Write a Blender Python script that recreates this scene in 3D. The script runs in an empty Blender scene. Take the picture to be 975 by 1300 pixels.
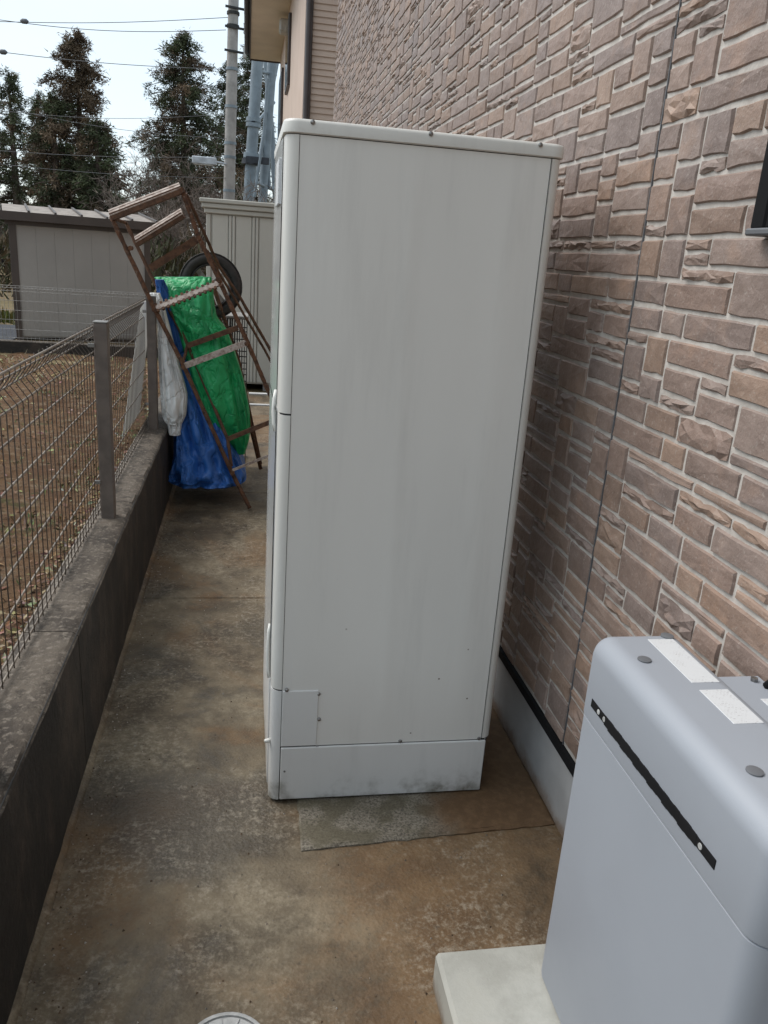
import bpy, math, random
import numpy as np
from mathutils import Vector, Matrix, noise
S = bpy.context.scene
C = S.collection
rad = math.radians

# ------------------------------------------------------------------ camera
CAMH = 1.5
FPX = 1007.0                      # focal length in pixels of the 975x1300 photograph
AX = np.array([[0.984446874, 0.013629492, 0.175153047],
               [-0.162154257, -0.313157504, 0.935755510],
               [0.067604364, -0.949603398, -0.306076846]])   # rows: world axes seen from the lens
cam_data = bpy.data.cameras.new('camera')
cam = bpy.data.objects.new('camera', cam_data)
C.objects.link(cam)
M = Matrix(((AX[0][0], -AX[0][1], -AX[0][2], 0), (AX[1][0], -AX[1][1], -AX[1][2], 0),
            (AX[2][0], -AX[2][1], -AX[2][2], CAMH), (0, 0, 0, 1)))
cam.matrix_world = M
cam_data.sensor_fit = 'VERTICAL'
cam_data.sensor_height = 36
cam_data.lens = 36 * FPX / 1300
cam_data.clip_start = 0.05
cam_data.clip_end = 2000
S.camera = cam

# ------------------------------------------------------------------ sky, sun, exposure
SUN_EL, SUN_AZ = rad(52), rad(-62)      # azimuth from +y towards +x
world = bpy.data.worlds.new('World')
S.world = world
world.use_nodes = True
wn, wl = world.node_tree.nodes, world.node_tree.links
bg = wn['Background']
sky = wn.new('ShaderNodeTexSky')
sky.sky_type = 'NISHITA'
sky.sun_disc = False
sky.sun_elevation = SUN_EL
sky.sun_rotation = SUN_AZ
sky.air_density = 1.0
sky.dust_density = 1.0
wtc = wn.new('ShaderNodeTexCoord')
wno = wn.new('ShaderNodeTexNoise')
wno.inputs['Scale'].default_value = 2.2
wno.inputs['Detail'].default_value = 5
wmp = wn.new('ShaderNodeMapping')
wmp.inputs['Scale'].default_value = (1, 1, 2.6)
wl.new(wtc.outputs['Generated'], wmp.inputs['Vector'])
wl.new(wmp.outputs['Vector'], wno.inputs['Vector'])
wcr = wn.new('ShaderNodeMapRange')
wcr.inputs[1].default_value = 0.35
wcr.inputs[2].default_value = 0.68
wcr.inputs[3].default_value = 0.6
wcr.inputs[4].default_value = 0.95
wl.new(wno.outputs['Fac'], wcr.inputs[0])
wmx = wn.new('ShaderNodeMix')
wmx.data_type = 'RGBA'
wl.new(wcr.outputs[0], wmx.inputs[0])
wl.new(sky.outputs['Color'], wmx.inputs[6])
wmx.inputs[7].default_value = (4.8, 5.4, 5.75, 1)       # high overcast veil
wl.new(wmx.outputs[2], bg.inputs['Color'])
bg.inputs['Strength'].default_value = 0.105

sun_d = bpy.data.lights.new('sun', 'SUN')
sun_d.energy = 1.5
sun_d.angle = rad(40)
sun_d.color = (1.0, 0.95, 0.89)
sun = bpy.data.objects.new('sun', sun_d)
C.objects.link(sun)
sd = Vector((math.sin(SUN_AZ) * math.cos(SUN_EL), math.cos(SUN_AZ) * math.cos(SUN_EL), math.sin(SUN_EL)))
sun.rotation_euler = sd.to_track_quat('Z', 'Y').to_euler()
sun.location = sd * 50

S.view_settings.view_transform = 'Standard'
S.view_settings.look = 'None'
S.view_settings.exposure = 0.95
S.view_settings.gamma = 1.0
S.render.engine = 'CYCLES'
S.render.resolution_x, S.render.resolution_y = 768, 1024
S.cycles.max_bounces = 6


# ------------------------------------------------------------------ helpers
def ray(u, v):
    return AX @ np.array([u - 487.5, v - 650.0, FPX])


def onz(u, v, z=0.0):
    d = ray(u, v)
    t = (z - CAMH) / d[2]
    return Vector((t * d[0], t * d[1], z))


def ony(u, v, y):
    d = ray(u, v)
    t = y / d[1]
    return Vector((t * d[0], y, CAMH + t * d[2]))


def onx(u, v, x):
    d = ray(u, v)
    t = x / d[0]
    return Vector((x, t * d[1], CAMH + t * d[2]))


def proj(p):
    q = AX.T @ (np.array(p) - np.array([0, 0, CAMH]))
    return 487.5 + FPX * q[0] / q[2], 650 + FPX * q[1] / q[2]


class MB:
    def __init__(s):
        s.v, s.f, s.c = [], [], []
        s.col = None

    def face(s, ids):
        s.f.append(ids)
        s.c.append(s.col)

    def add(s, vs, fs):
        b = len(s.v)
        s.v += [tuple(p) for p in vs]
        for f in fs:
            s.face([b + i for i in f])
        return s

    def box(s, a, b):
        (x0, y0, z0), (x1, y1, z1) = a, b
        return s.add([(x0, y0, z0), (x1, y0, z0), (x1, y1, z0), (x0, y1, z0), (x0, y0, z1), (x1, y0, z1), (x1, y1, z1), (x0, y1, z1)],
                     [(3, 2, 1, 0), (4, 5, 6, 7), (0, 1, 5, 4), (1, 2, 6, 5), (2, 3, 7, 6), (3, 0, 4, 7)])

    def cbox(s, a, b, c=0.004):
        """box with chamfered edges"""
        lo, hi = a, b
        vs, fs = [], []
        idx = {}
        for i in (0, 1):
            for j in (0, 1):
                for k in (0, 1):
                    for ax in range(3):
                        p = [(lo, hi)[i][0], (lo, hi)[j][1], (lo, hi)[k][2]]
                        sg = (1 - 2 * i, 1 - 2 * j, 1 - 2 * k)
                        for q in range(3):
                            if q != ax:
                                p[q] += sg[q] * c
                        idx[(i, j, k, ax)] = len(vs)
                        vs.append(tuple(p))
        for ax in range(3):
            o = [q for q in range(3) if q != ax]
            for e in (0, 1):
                ring = []
                for (p, q) in ((0, 0), (1, 0), (1, 1), (0, 1)):
                    t = [0, 0, 0]
                    t[ax], t[o[0]], t[o[1]] = e, p, q
                    ring.append(idx[(t[0], t[1], t[2], ax)])
                fs.append(ring)
            # edges along ax
            for p in (0, 1):
                for q in (0, 1):
                    t0, t1 = [0, 0, 0], [0, 0, 0]
                    t0[o[0]] = t1[o[0]] = p
                    t0[o[1]] = t1[o[1]] = q
                    t1[ax] = 1
                    fs.append([idx[(*t0, o[0])], idx[(*t1, o[0])], idx[(*t1, o[1])], idx[(*t0, o[1])]])
        for i in (0, 1):
            for j in (0, 1):
                for k in (0, 1):
                    fs.append([idx[(i, j, k, 0)], idx[(i, j, k, 1)], idx[(i, j, k, 2)]])
        return s.add(vs, fs)

    def tube(s, pts, r, n=8, cap=True):
        pts = [Vector(p) for p in pts]
        rs = r if isinstance(r, (list, tuple)) else [r] * len(pts)
        b = len(s.v)
        up = None
        for i, p in enumerate(pts):
            d = (pts[min(i + 1, len(pts) - 1)] - pts[max(i - 1, 0)]).normalized()
            if up is None:
                a = Vector((0, 0, 1)) if abs(d.z) < .9 else Vector((1, 0, 0))
                up = (a - d * a.dot(d)).normalized()
            else:
                up = (up - d * up.dot(d)).normalized()
            w = d.cross(up)
            for k in range(n):
                t = 2 * math.pi * k / n
                s.v.append(tuple(p + (up * math.cos(t) + w * math.sin(t)) * rs[i]))
        for i in range(len(pts) - 1):
            for k in range(n):
                k2 = (k + 1) % n
                s.face([b + i * n + k, b + i * n + k2, b + (i + 1) * n + k2, b + (i + 1) * n + k])
        if cap:
            s.face([b + k for k in range(n)][::-1])
            s.face([b + (len(pts) - 1) * n + k for k in range(n)])
        return s

    def bar(s, p, q, w, h, up=(0, 0, 1)):
        """box bar from p to q: w across, h along 'up'"""
        p, q = Vector(p), Vector(q)
        d = (q - p).normalized()
        u = Vector(up)
        u = (u - d * u.dot(d)).normalized()
        x = d.cross(u)
        vs = []
        for c in (p, q):
            for (a, b) in ((-1, -1), (1, -1), (1, 1), (-1, 1)):
                vs.append(tuple(c + x * (a * w / 2) + u * (b * h / 2)))
        return s.add(vs, [(3, 2, 1, 0), (4, 5, 6, 7), (0, 1, 5, 4), (1, 2, 6, 5), (2, 3, 7, 6), (3, 0, 4, 7)])

    def rings(s, rings, cap0=True, cap1=True, closed=True):
        b = len(s.v)
        n = len(rings[0])
        for r in rings:
            s.v += [tuple(p) for p in r]
        for i in range(len(rings) - 1):
            for k in range(n if closed else n - 1):
                k2 = (k + 1) % n
                s.face([b + i * n + k, b + i * n + k2, b + (i + 1) * n + k2, b + (i + 1) * n + k])
        if cap0:
            s.face([b + k for k in range(n)][::-1])
        if cap1:
            s.face([b + (len(rings) - 1) * n + k for k in range(n)])
        return s

    def grid(s, fn, nu, nv):
        b = len(s.v)
        for j in range(nv + 1):
            for i in range(nu + 1):
                s.v.append(tuple(fn(i / nu, j / nv)))
        for j in range(nv):
            for i in range(nu):
                a = b + j * (nu + 1) + i
                s.face([a, a + 1, a + nu + 2, a + nu + 1])
        return s

    def build(s, name, mat, parent=None, smooth=False, loc=None, auto=None):
        me = bpy.data.meshes.new(name)
        v = s.v
        if loc is not None:
            L = Vector(loc)
            v = [(p[0] - L.x, p[1] - L.y, p[2] - L.z) for p in v]
        me.from_pydata(v, [], s.f)
        me.update()
        if any(c is not None for c in s.c):
            at = me.attributes.new('tint', 'FLOAT_COLOR', 'FACE')
            at.data.foreach_set('color', [q for c in s.c for q in ((*(c or (1, 1, 1)), 1.0))])
        if smooth:
            me.polygons.foreach_set('use_smooth', [True] * len(me.polygons))
            if auto:
                try:
                    me.set_sharp_from_angle(angle=rad(auto))
                except Exception:
                    pass
        me.materials.append(mat)
        o = bpy.data.objects.new(name, me)
        C.objects.link(o)
        if loc is not None:
            o.location = loc
        if parent is not None:
            o.parent = parent
            o.matrix_parent_inverse = parent_world(parent).inverted()
        return o


def parent_world(p):
    m = p.matrix_basis.copy()
    if p.parent:
        m = parent_world(p.parent) @ p.matrix_parent_inverse @ m
    return m


def tag(o, label=None, cat=None, group=None, kind=None):
    if label: o['label'] = label
    if cat: o['category'] = cat
    if group: o['group'] = group
    if kind: o['kind'] = kind
    return o


def thing(name, label, cat, loc=(0, 0, 0), group=None):
    o = bpy.data.objects.new(name, None)
    o.empty_display_size = .1
    C.objects.link(o)
    o.location = loc
    return tag(o, label, cat, group)


def nz(x, y=0, z=0, s=1.0):
    return noise.noise(Vector((x * s, y * s, z * s)))


# ------------------------------------------------------------------ materials
class NT:
    def __init__(s, name):
        s.m = bpy.data.materials.new(name)
        s.m.use_nodes = True
        s.n, s.l = s.m.node_tree.nodes, s.m.node_tree.links
        s.b = s.n['Principled BSDF']
        s._co = {}

    def co(s, kind='Object', scale=(1, 1, 1)):
        if kind not in s._co:
            s._co[kind] = s.n.new('ShaderNodeTexCoord').outputs[kind]
        if kind == 'World':
            pass
        if scale == (1, 1, 1):
            return s._co[kind]
        m = s.n.new('ShaderNodeMapping')
        m.inputs['Scale'].default_value = scale
        s.l.new(s._co[kind], m.inputs['Vector'])
        return m.outputs[0]

    def pos(s, scale=(1, 1, 1)):
        if 'geo' not in s._co:
            s._co['geo'] = s.n.new('ShaderNodeNewGeometry').outputs['Position']
        if scale == (1, 1, 1):
            return s._co['geo']
        m = s.n.new('ShaderNodeMapping')
        m.inputs['Scale'].default_value = scale
        s.l.new(s._co['geo'], m.inputs['Vector'])
        return m.outputs[0]

    def noise(s, scale, detail=4, rough=.55, vec=None, dist=0.0):
        t = s.n.new('ShaderNodeTexNoise')
        t.inputs['Scale'].default_value = scale
        t.inputs['Detail'].default_value = detail
        t.inputs['Roughness'].default_value = rough
        t.inputs['Distortion'].default_value = dist
        s.l.new(vec if vec is not None else s.pos(), t.inputs['Vector'])
        return t.outputs['Fac']

    def voro(s, scale, vec=None, feature='F1'):
        t = s.n.new('ShaderNodeTexVoronoi')
        t.feature = feature
        t.inputs['Scale'].default_value = scale
        s.l.new(vec if vec is not None else s.pos(), t.inputs['Vector'])
        return t.outputs['Distance']

    def ramp(s, f, a, b, lo=0.0, hi=1.0):
        t = s.n.new('ShaderNodeMapRange')
        t.interpolation_type = 'SMOOTHSTEP'
        for i, q in ((1, a), (2, b), (3, lo), (4, hi)):
            t.inputs[i].default_value = q
        s.l.new(f, t.inputs[0])
        return t.outputs[0]

    def math(s, op, a, b):
        t = s.n.new('ShaderNodeMath')
        t.operation = op
        for i, q in enumerate((a, b)):
            if isinstance(q, (int, float)):
                t.inputs[i].default_value = q
            else:
                s.l.new(q, t.inputs[i])
        return t.outputs[0]

    def mix(s, f, a, b, mode='MIX'):
        t = s.n.new('ShaderNodeMix')
        t.data_type = 'RGBA'
        t.blend_type = mode
        for i, q in ((0, f), (6, a), (7, b)):
            if isinstance(q, (int, float)):
                t.inputs[i].default_value = q
            elif isinstance(q, tuple):
                t.inputs[i].default_value = (*q, 1)
            else:
                s.l.new(q, t.inputs[i])
        return t.outputs[2]

    def tint(s):
        t = s.n.new('ShaderNodeAttribute')
        t.attribute_name = 'tint'
        return t.outputs['Color']

    def sep(s, ax, vec=None):
        t = s.n.new('ShaderNodeSeparateXYZ')
        s.l.new(vec if vec is not None else s.pos(), t.inputs[0])
        return t.outputs[ax]

    def done(s, col=None, rough=.6, metal=0.0, bump=None, bs=.3, bd=.01, spec=.5, rough_in=None):
        if col is not None:
            if isinstance(col, tuple):
                s.b.inputs['Base Color'].default_value = (*col, 1)
            else:
                s.l.new(col, s.b.inputs['Base Color'])
        s.b.inputs['Roughness'].default_value = rough
        if rough_in is not None:
            s.l.new(rough_in, s.b.inputs['Roughness'])
        s.b.inputs['Metallic'].default_value = metal
        s.b.inputs['Specular IOR Level'].default_value = spec
        if bump is not None:
            t = s.n.new('ShaderNodeBump')
            t.inputs['Strength'].default_value = bs
            t.inputs['Distance'].default_value = bd
            s.l.new(bump, t.inputs['Height'])
            s.l.new(t.outputs[0], s.b.inputs['Normal'])
        return s.m


MT = {}


def simple(name, col, rough=.6, metal=0.0, var=.25, scale=6.0, bs=.15, spec=.5):
    t = NT(name)
    n = t.noise(scale, 5)
    c2 = tuple(q * (1 - var) for q in col)
    c1 = tuple(min(1, q * (1 + var * .6)) for q in col)
    MT[name] = t.done(t.mix(t.ramp(n, .3, .7), c2, c1), rough, metal, t.noise(scale * 12, 3), bs, .003, spec)
    return MT[name]


# path concrete, muddy and weathered
t = NT('path_concrete')
big = t.noise(1.15, 6, .6, dist=.8)
med = t.noise(6.0, 6, .65)
fin = t.noise(75, 5, .7)
gr = t.noise(34, 7, .75)
c = t.mix(t.ramp(t.math('ADD', t.math('MULTIPLY', med, .5), t.math('MULTIPLY', t.noise(1.4, 6, .6, dist=1.0), .5)), .38, .62), (.062, .045, .027), (.175, .136, .086))
c = t.mix(t.math('MULTIPLY', t.ramp(t.noise(1.9, 6, .65, dist=.5), .46, .62), t.ramp(gr, .36, .62, .25, .9)), c, (.265, .22, .15))   # worn pale areas
mudf = t.math('ADD', t.ramp(big, .44, .64, 0, 1.0), t.math('MULTIPLY', t.ramp(t.sep(0), .0, .55, 0, 1.0), t.ramp(t.sep(1), 2.6, 1.7)))
c = t.mix(t.ramp(t.math('MULTIPLY', mudf, t.ramp(gr, .3, .65, .45, 1.0)), .15, .8, 0, .8), c, t.mix(t.ramp(med, .35, .65), (.115, .062, .025), (.168, .096, .041)))
dv_ = t.n.new('ShaderNodeVectorMath'); dv_.operation = 'DISTANCE'
t.l.new(t.pos((1, 1.15, 0)), dv_.inputs[0]); dv_.inputs[1].default_value = (-.15, 1.88 * 1.15, 0)
spill = t.ramp(t.math('ADD', dv_.outputs['Value'], t.math('MULTIPLY', t.noise(4, 6, .65), -.6)), -.12, .06, .72, 0)
wet = t.math('MULTIPLY', t.ramp(t.noise(1.7, 6, .65, t.pos((1, .9, 1)), .6), .5, .64, 0, .9), t.ramp(gr, .3, .6, .5, 1.0))
wet = t.math('MAXIMUM', wet, t.math('MULTIPLY', spill, t.ramp(gr, .25, .6, .6, 1.0)))
c = t.mix(wet, c, (.040, .031, .020))
patch = t.ramp(t.noise(2.4, 5, .6, dist=.7), .42, .62, .12, 1.0)
c = t.mix(t.math('MULTIPLY', patch, t.ramp(gr, .5, .66, 0, .7)), c, (.31, .265, .20))                      # laitance speckle
c = t.mix(t.math('MULTIPLY', patch, t.ramp(fin, .48, .66, 0, .65)), c, t.mix(.65, c, (.36, .31, .235)))
c = t.mix(t.ramp(t.noise(48, 5, .75), .54, .68, 0, .55), c, (.048, .035, .024))
MT['path_concrete'] = t.done(c, .7, 0, t.math('ADD', t.math('MULTIPLY', fin, .8), t.math('ADD', t.math('MULTIPLY', t.voro(120), .6), t.math('ADD', med, gr))), .45, .005,
                             rough_in=t.ramp(wet, .0, .8, .72, .45))
# plinth: rough pale aggregate with mud from the right
t = NT('plinth_concrete')
fin = t.noise(150, 5, .8)
c = t.mix(t.ramp(fin, .35, .62), (.06, .05, .037), (.25, .222, .175))
c = t.mix(t.ramp(t.noise(11, 4), .42, .6, 0, .75), c, (.085, .072, .042))
mud = t.ramp(t.math('ADD', t.sep(0), t.math('MULTIPLY', t.noise(8, 4), .28)), .62, .78, 0, .97)
c = t.mix(mud, c, t.mix(t.ramp(t.noise(40, 4), .4, .7), (.108, .059, .025), (.15, .086, .04)))
MT['plinth_concrete'] = t.done(c, .75, 0, fin, .6, .004)
# kerb
t = NT('kerb_concrete')
n = t.noise(9, 6, .65, t.pos((1, .5, 1)))
c = t.mix(t.ramp(n, .32, .68), (.045, .035, .027), (.14, .115, .09))
c = t.mix(t.ramp(t.noise(55, 4, .7), .5, .66, 0, .7), c, (.25, .215, .175))
c = t.mix(t.ramp(t.noise(17, 6, .75), .52, .64, 0, .75), c, (.028, .022, .016))
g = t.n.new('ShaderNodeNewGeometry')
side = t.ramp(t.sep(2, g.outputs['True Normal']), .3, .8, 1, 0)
side_tone = t.mix(t.ramp(t.noise(5, 6, .7, t.pos((1, 1.5, .7))), .42, .7), (.014, .0115, .009), (.055, .041, .030))  # upright kerb faces coloured much darker than the top
c = t.mix(t.math('MULTIPLY', side, .93), c, side_tone)
MT['kerb_concrete'] = t.done(c, .85, 0, t.noise(60, 5, .7), .7, .008)
# foundation render
t = NT('foundation_render')
c = t.mix(t.ramp(t.noise(5, 5), .3, .7), (.36, .36, .36), (.47, .475, .475))
low = t.ramp(t.math('ADD', t.sep(2), t.math('MULTIPLY', t.noise(14, 5, .7), .09)), .04, .11, .85, 0)
c = t.mix(low, c, (.2, .13, .08))
MT['foundation_render'] = t.done(c, .8, 0, t.noise(90, 3), .2, .003)
# soil
t = NT('soil')
n = t.noise(2.2, 6, .62)
c = t.mix(t.ramp(n, .35, .65), (.135, .070, .036), (.205, .122, .065))
c = t.mix(t.ramp(t.noise(9, 6, .7), .5, .68, 0, .8), c, (.30, .225, .145))
c = t.mix(t.ramp(t.noise(38, 4, .7), .52, .68, 0, .8), c, (.075, .045, .028))
c = t.mix(t.ramp(t.noise(4.3, 5, .7), .6, .7, 0, .7), c, (.075, .085, .03))
MT['soil'] = t.done(c, .95, 0, t.math('ADD', t.noise(30, 6, .75), t.noise(7, 5)), 1.0, .05, .2)
t = NT('dry_field')
c = t.mix(t.ramp(t.noise(.35, 6, .65), .35, .65), (.20, .145, .085), (.13, .105, .05))
c = t.mix(t.ramp(t.noise(4, 5, .7), .5, .7, 0, .7), c, (.27, .21, .13))
MT['dry_field'] = t.done(c, .95, 0, t.noise(6, 6, .7), .6, .05, .2)
# bricks and mortar
t = NT('brick_face')
n = t.noise(26, 5, .65)
c = t.mix(t.ramp(n, .3, .72), t.mix(1.0, t.tint(), (.80, .78, .77), 'MULTIPLY'), t.tint())
c = t.mix(t.ramp(t.noise(11, 5, .6), .52, .72, 0, .55), c, t.mix(1.0, t.tint(), (1.22, 1.1, .98), 'MULTIPLY'))
c = t.mix(t.ramp(t.noise(120, 3, .7), .56, .72, 0, .5), c, (.40, .35, .31))
MT['brick_face'] = t.done(c, .55, 0, t.math('ADD', t.noise(46, 5, .7), t.math('MULTIPLY', t.noise(18, 4), 1.2)), .5, .006, .45)
t = NT('mortar')
c = t.mix(t.ramp(t.noise(30, 5), .3, .7), (.42, .385, .35), (.54, .505, .465))
MT['mortar'] = t.done(c, .8, 0, t.noise(120, 4), .4, .003)
# painted metal of the tank
def paint(name, col, rough, dirt=0.0, specks=False, bs=.02):
    t = NT(name)
    c = t.mix(t.ramp(t.noise(2.2, 5, .6, t.pos((1, 1, .3))), .3, .7), tuple(q * .95 for q in col), col)
    c = t.mix(t.ramp(t.noise(9, 5, .7, t.pos((1.2, 1, .12))), .48, .72, 0, .45), c, tuple(q * .83 for q in col))
    if specks:
        z = t.sep(2)
        sp = t.math('MULTIPLY', t.ramp(t.voro(16), .03, .055, 1, 0), t.ramp(t.noise(7, 2), .47, .52))
        sp = t.math('MULTIPLY', sp, t.ramp(z, .3, .75, 1, 0))
        c = t.mix(sp, c, (.09, .055, .035))
    if dirt:
        z = t.sep(2)
        gr = t.ramp(t.math('ADD', z, t.math('MULTIPLY', t.noise(13, 6, .7), -.16)), -.075, .03, dirt, 0)
        gr = t.math('MULTIPLY', gr, t.ramp(t.noise(5, 5, .65), .42, .62))
        c = t.mix(gr, c, (.085, .075, .042))
    MT[name] = t.done(c, rough, 0, t.noise(320, 2), bs, .001, .5)
    return MT[name]


paint('tank_paint', (.72, .71, .675), .33, specks=True)
paint('tank_trim', (.66, .65, .61), .38)
paint('tank_lower', (.68, .68, .665), .35, dirt=.85)
paint('tank_front', (.60, .61, .60), .14)
simple('seam_dark', (.03, .03, .03), .8)
simple('screw_steel', (.30, .29, .28), .35, .9, .4, 90)
t = NT('grey_paint')
c = t.mix(t.ramp(t.noise(3, 4), .3, .7), (.295, .315, .35), (.31, .33, .365))
MT['grey_paint'] = t.done(c, .5, 0, t.noise(520, 2), .06, .001, .4, rough_in=t.ramp(t.noise(5, 4), .3, .7, .44, .54))
simple('black_rubber', (.008, .008, .009), .85, 0, .25, 6, .15, .2)
simple('dark_plug', (.13, .135, .145), .5)
t = NT('label_print')
bk = t.n.new('ShaderNodeTexBrick')
bk.offset = .37
for q, v in (('Scale', 1.0), ('Mortar Size', .0011), ('Brick Width', .0062), ('Row Height', .0042), ('Bias', -.1)):
    bk.inputs[q].default_value = v
bk.inputs['Color1'].default_value = (.60, .61, .62, 1)
bk.inputs['Color2'].default_value = (.30, .28, .28, 1)
bk.inputs['Mortar'].default_value = (.60, .61, .62, 1)
t.l.new(t.pos(), bk.inputs['Vector'])
c = t.mix(t.ramp(t.noise(420, 2, .6), .42, .55), (.60, .61, .62), bk.outputs['Color'])
c = t.mix(t.ramp(t.noise(38, 2), .4, .6, .1, .85), (.60, .61, .62), c)
MT['label_print'] = t.done(c, .45)
t = NT('pad_concrete')
c = t.mix(t.ramp(t.noise(7, 6, .65), .3, .7), (.33, .325, .29), (.48, .475, .435))
c = t.mix(t.ramp(t.noise(3.5, 6, .7), .5, .7, 0, .5), c, (.26, .25, .2))
low = t.ramp(t.math('ADD', t.sep(2), t.math('MULTIPLY', t.noise(20, 5, .7), .06)), .03, .075, .8, 0)
c = t.mix(low, c, (.15, .1, .06))
MT['pad_concrete'] = t.done(c, .8, 0, t.noise(65, 5, .7), .35, .004)
simple('lid_plastic', (.42, .42, .41), .55, 0, .25, 40)
simple('fence_brown', (.125, .102, .088), .5, 0, .2, 20)
simple('wire_brown', (.085, .068, .056), .55)
t = NT('fence_wire')
MT['fence_wire'] = t.done(t.mix(t.ramp(t.noise(40, 4), .4, .65), (.17, .14, .115), (.30, .26, .215)), .5, .2)
simple('wire_light', (.26, .255, .245), .5, .2)
t = NT('rusty_steel')
n = t.noise(34, 6, .7)
c = t.mix(t.ramp(n, .3, .6), (.03, .016, .010), (.13, .056, .026))
c = t.mix(t.ramp(t.noise(60, 5, .75), .55, .68, 0, .75), c, (.24, .19, .155))
MT['rusty_steel'] = t.done(c, .8, .1, n, .6, .004)
t = NT('rust_brown')
n = t.noise(30, 6, .7)
c = t.mix(t.ramp(n, .3, .65), (.05, .024, .014), (.135, .066, .034))
MT['rust_brown'] = t.done(c, .8, .1, n, .5, .004)
t = NT('pale_tread')
n = t.noise(40, 6, .7)
c = t.mix(t.ramp(n, .34, .6), (.20, .135, .105), (.44, .375, .33))
MT['pale_tread'] = t.done(c, .75, 0, n, .5, .004)


def tarp(name, col, rough=.42):
    t = NT(name)
    wp = t.n.new('ShaderNodeVectorMath'); wp.operation = 'ADD'
    nv = t.n.new('ShaderNodeTexNoise'); nv.inputs['Scale'].default_value = 5; t.l.new(t.pos(), nv.inputs['Vector'])
    sc = t.n.new('ShaderNodeVectorMath'); sc.operation = 'SCALE'; sc.inputs[3].default_value = .35; t.l.new(nv.outputs['Color'], sc.inputs[0])
    t.l.new(t.pos((1, 1, .55)), wp.inputs[0]); t.l.new(sc.outputs[0], wp.inputs[1])
    w = t.math('MAXIMUM', t.ramp(t.voro(9, wp.outputs[0], 'DISTANCE_TO_EDGE'), 0, .16), t.math('MULTIPLY', t.ramp(t.voro(21, wp.outputs[0], 'DISTANCE_TO_EDGE'), 0, .2), .6))
    c = t.mix(t.ramp(t.noise(6, 5), .3, .7), tuple(q * .75 for q in col), col)
    MT[name] = t.done(c, rough, 0, t.math('ADD', w, t.noise(12, 3, .5)), .5, .018, .4)


tarp('green_tarp', (.016, .36, .115))
tarp('blue_tarp', (.03, .13, .42))
tarp('white_cloth', (.80, .80, .78), .7)
simple('white_sheet', (.70, .69, .66), .6, 0, .2, 5)
_m = MT['white_sheet'].node_tree
_t = _m.nodes.new('ShaderNodeBsdfTranslucent')          # thin plastic lets daylight through
_t.inputs['Color'].default_value = (.72, .71, .68, 1)
_x = _m.nodes.new('ShaderNodeMixShader')
_x.inputs[0].default_value = .5
_m.links.new(_m.nodes['Principled BSDF'].outputs[0], _x.inputs[1])
_m.links.new(_t.outputs[0], _x.inputs[2])
_m.links.new(_x.outputs[0], _m.nodes['Material Output'].inputs['Surface'])
simple('tyre_rubber', (.035, .032, .03), .75, 0, .4, 20, .4)
simple('wheel_rim', (.30, .29, .27), .55, .3, .4, 30)
simple('white_rod', (.65, .65, .64), .4)
simple('shed_grey', (.30, .28, .26), .5, 0, .08, 1.5, .05)
simple('shed_brown', (.06, .045, .038), .45, 0, .15, 3, .05)
t = NT('shed_roof')
c = t.mix(t.ramp(t.noise(3, 6, .7, t.pos((3, 1, 1))), .35, .65), (.19, .155, .125), (.30, .255, .215))
MT['shed_roof'] = t.done(c, .55, 0, t.noise(25, 4), .2, .01)
simple('cream_metal', (.50, .485, .43), .42, 0, .06, 2, .04)
simple('cream_trim', (.44, .43, .38), .42, 0, .08, 2, .04)
simple('pole_concrete', (.34, .325, .31), .8, 0, .2, 4, .3)
simple('galvanised', (.21, .255, .29), .6, .2, .2, 3, .1)
simple('band_black', (.03, .035, .045), .6)
simple('cable_black', (.11, .115, .125), .6)
simple('porcelain', (.5, .5, .48), .3)
simple('lamp_grey', (.42, .46, .50), .4)
t = NT('neighbour_siding')
MT['neighbour_siding'] = t.done(t.mix(t.ramp(t.noise(2, 5), .3, .7), (.50, .385, .315), (.56, .44, .365)), .7, 0, t.noise(40, 3), .2, .01)
simple('soffit', (.80, .74, .66), .7, 0, .08, 2)
simple('dark_brown', (.04, .027, .025), .4)
t = NT('window_glass')
MT['window_glass'] = t.done((.02, .024, .028), .05, 0, None, spec=.8)
simple('roof_tile', (.05, .045, .045), .6)
simple('asphalt', (.07, .075, .085), .95, 0, .2, 8, .4, .1)
simple('car_black', (.012, .012, .014), .2, .2, .1, 2, .02)
simple('lamp_lens', (.7, .7, .7), .15)
t = NT('bark')
MT['bark'] = t.done(t.mix(t.ramp(t.noise(3, 5, .6, t.pos((3, 3, .5))), .3, .7), (.055, .04, .032), (.13, .10, .085)), .9, 0, t.noise(14, 5), .6, .05, .2)
t = NT('twig')
MT['twig'] = t.done(t.mix(t.ramp(t.noise(.8, 4), .3, .7), (.10, .075, .062), (.20, .165, .14)), .9, spec=.2)
t = NT('foliage')
c = t.mix(t.ramp(t.noise(1.3, 4), .3, .7), t.mix(1.0, t.tint(), (.6, .6, .6), 'MULTIPLY'), t.tint())
MT['foliage'] = t.done(c, .75, 0, spec=.25)
t = NT('leaf_litter')
MT['leaf_litter'] = t.done(t.tint(), .8, spec=.25)

# ------------------------------------------------------------------ ground
rng = random.Random(7)
YEND = 8.75
XK0, XK1 = -0.60, -0.445     # kerb
XW = 0.875                   # siding plane


def struct(o):
    o['kind'] = 'structure'
    return o


g = MB()
g.box((-500, -60, -1.5), (500, 700, -.025))
struct(g.build('ground', MT['dry_field']))


def slab(name, x0, x1, y0, y1, z1, mat, parent, c=.006):
    m = MB()
    m.cbox((x0, y0, z1 - .12), (x1, y1, z1), c)
    return m.build(name, mat, parent)


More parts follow.
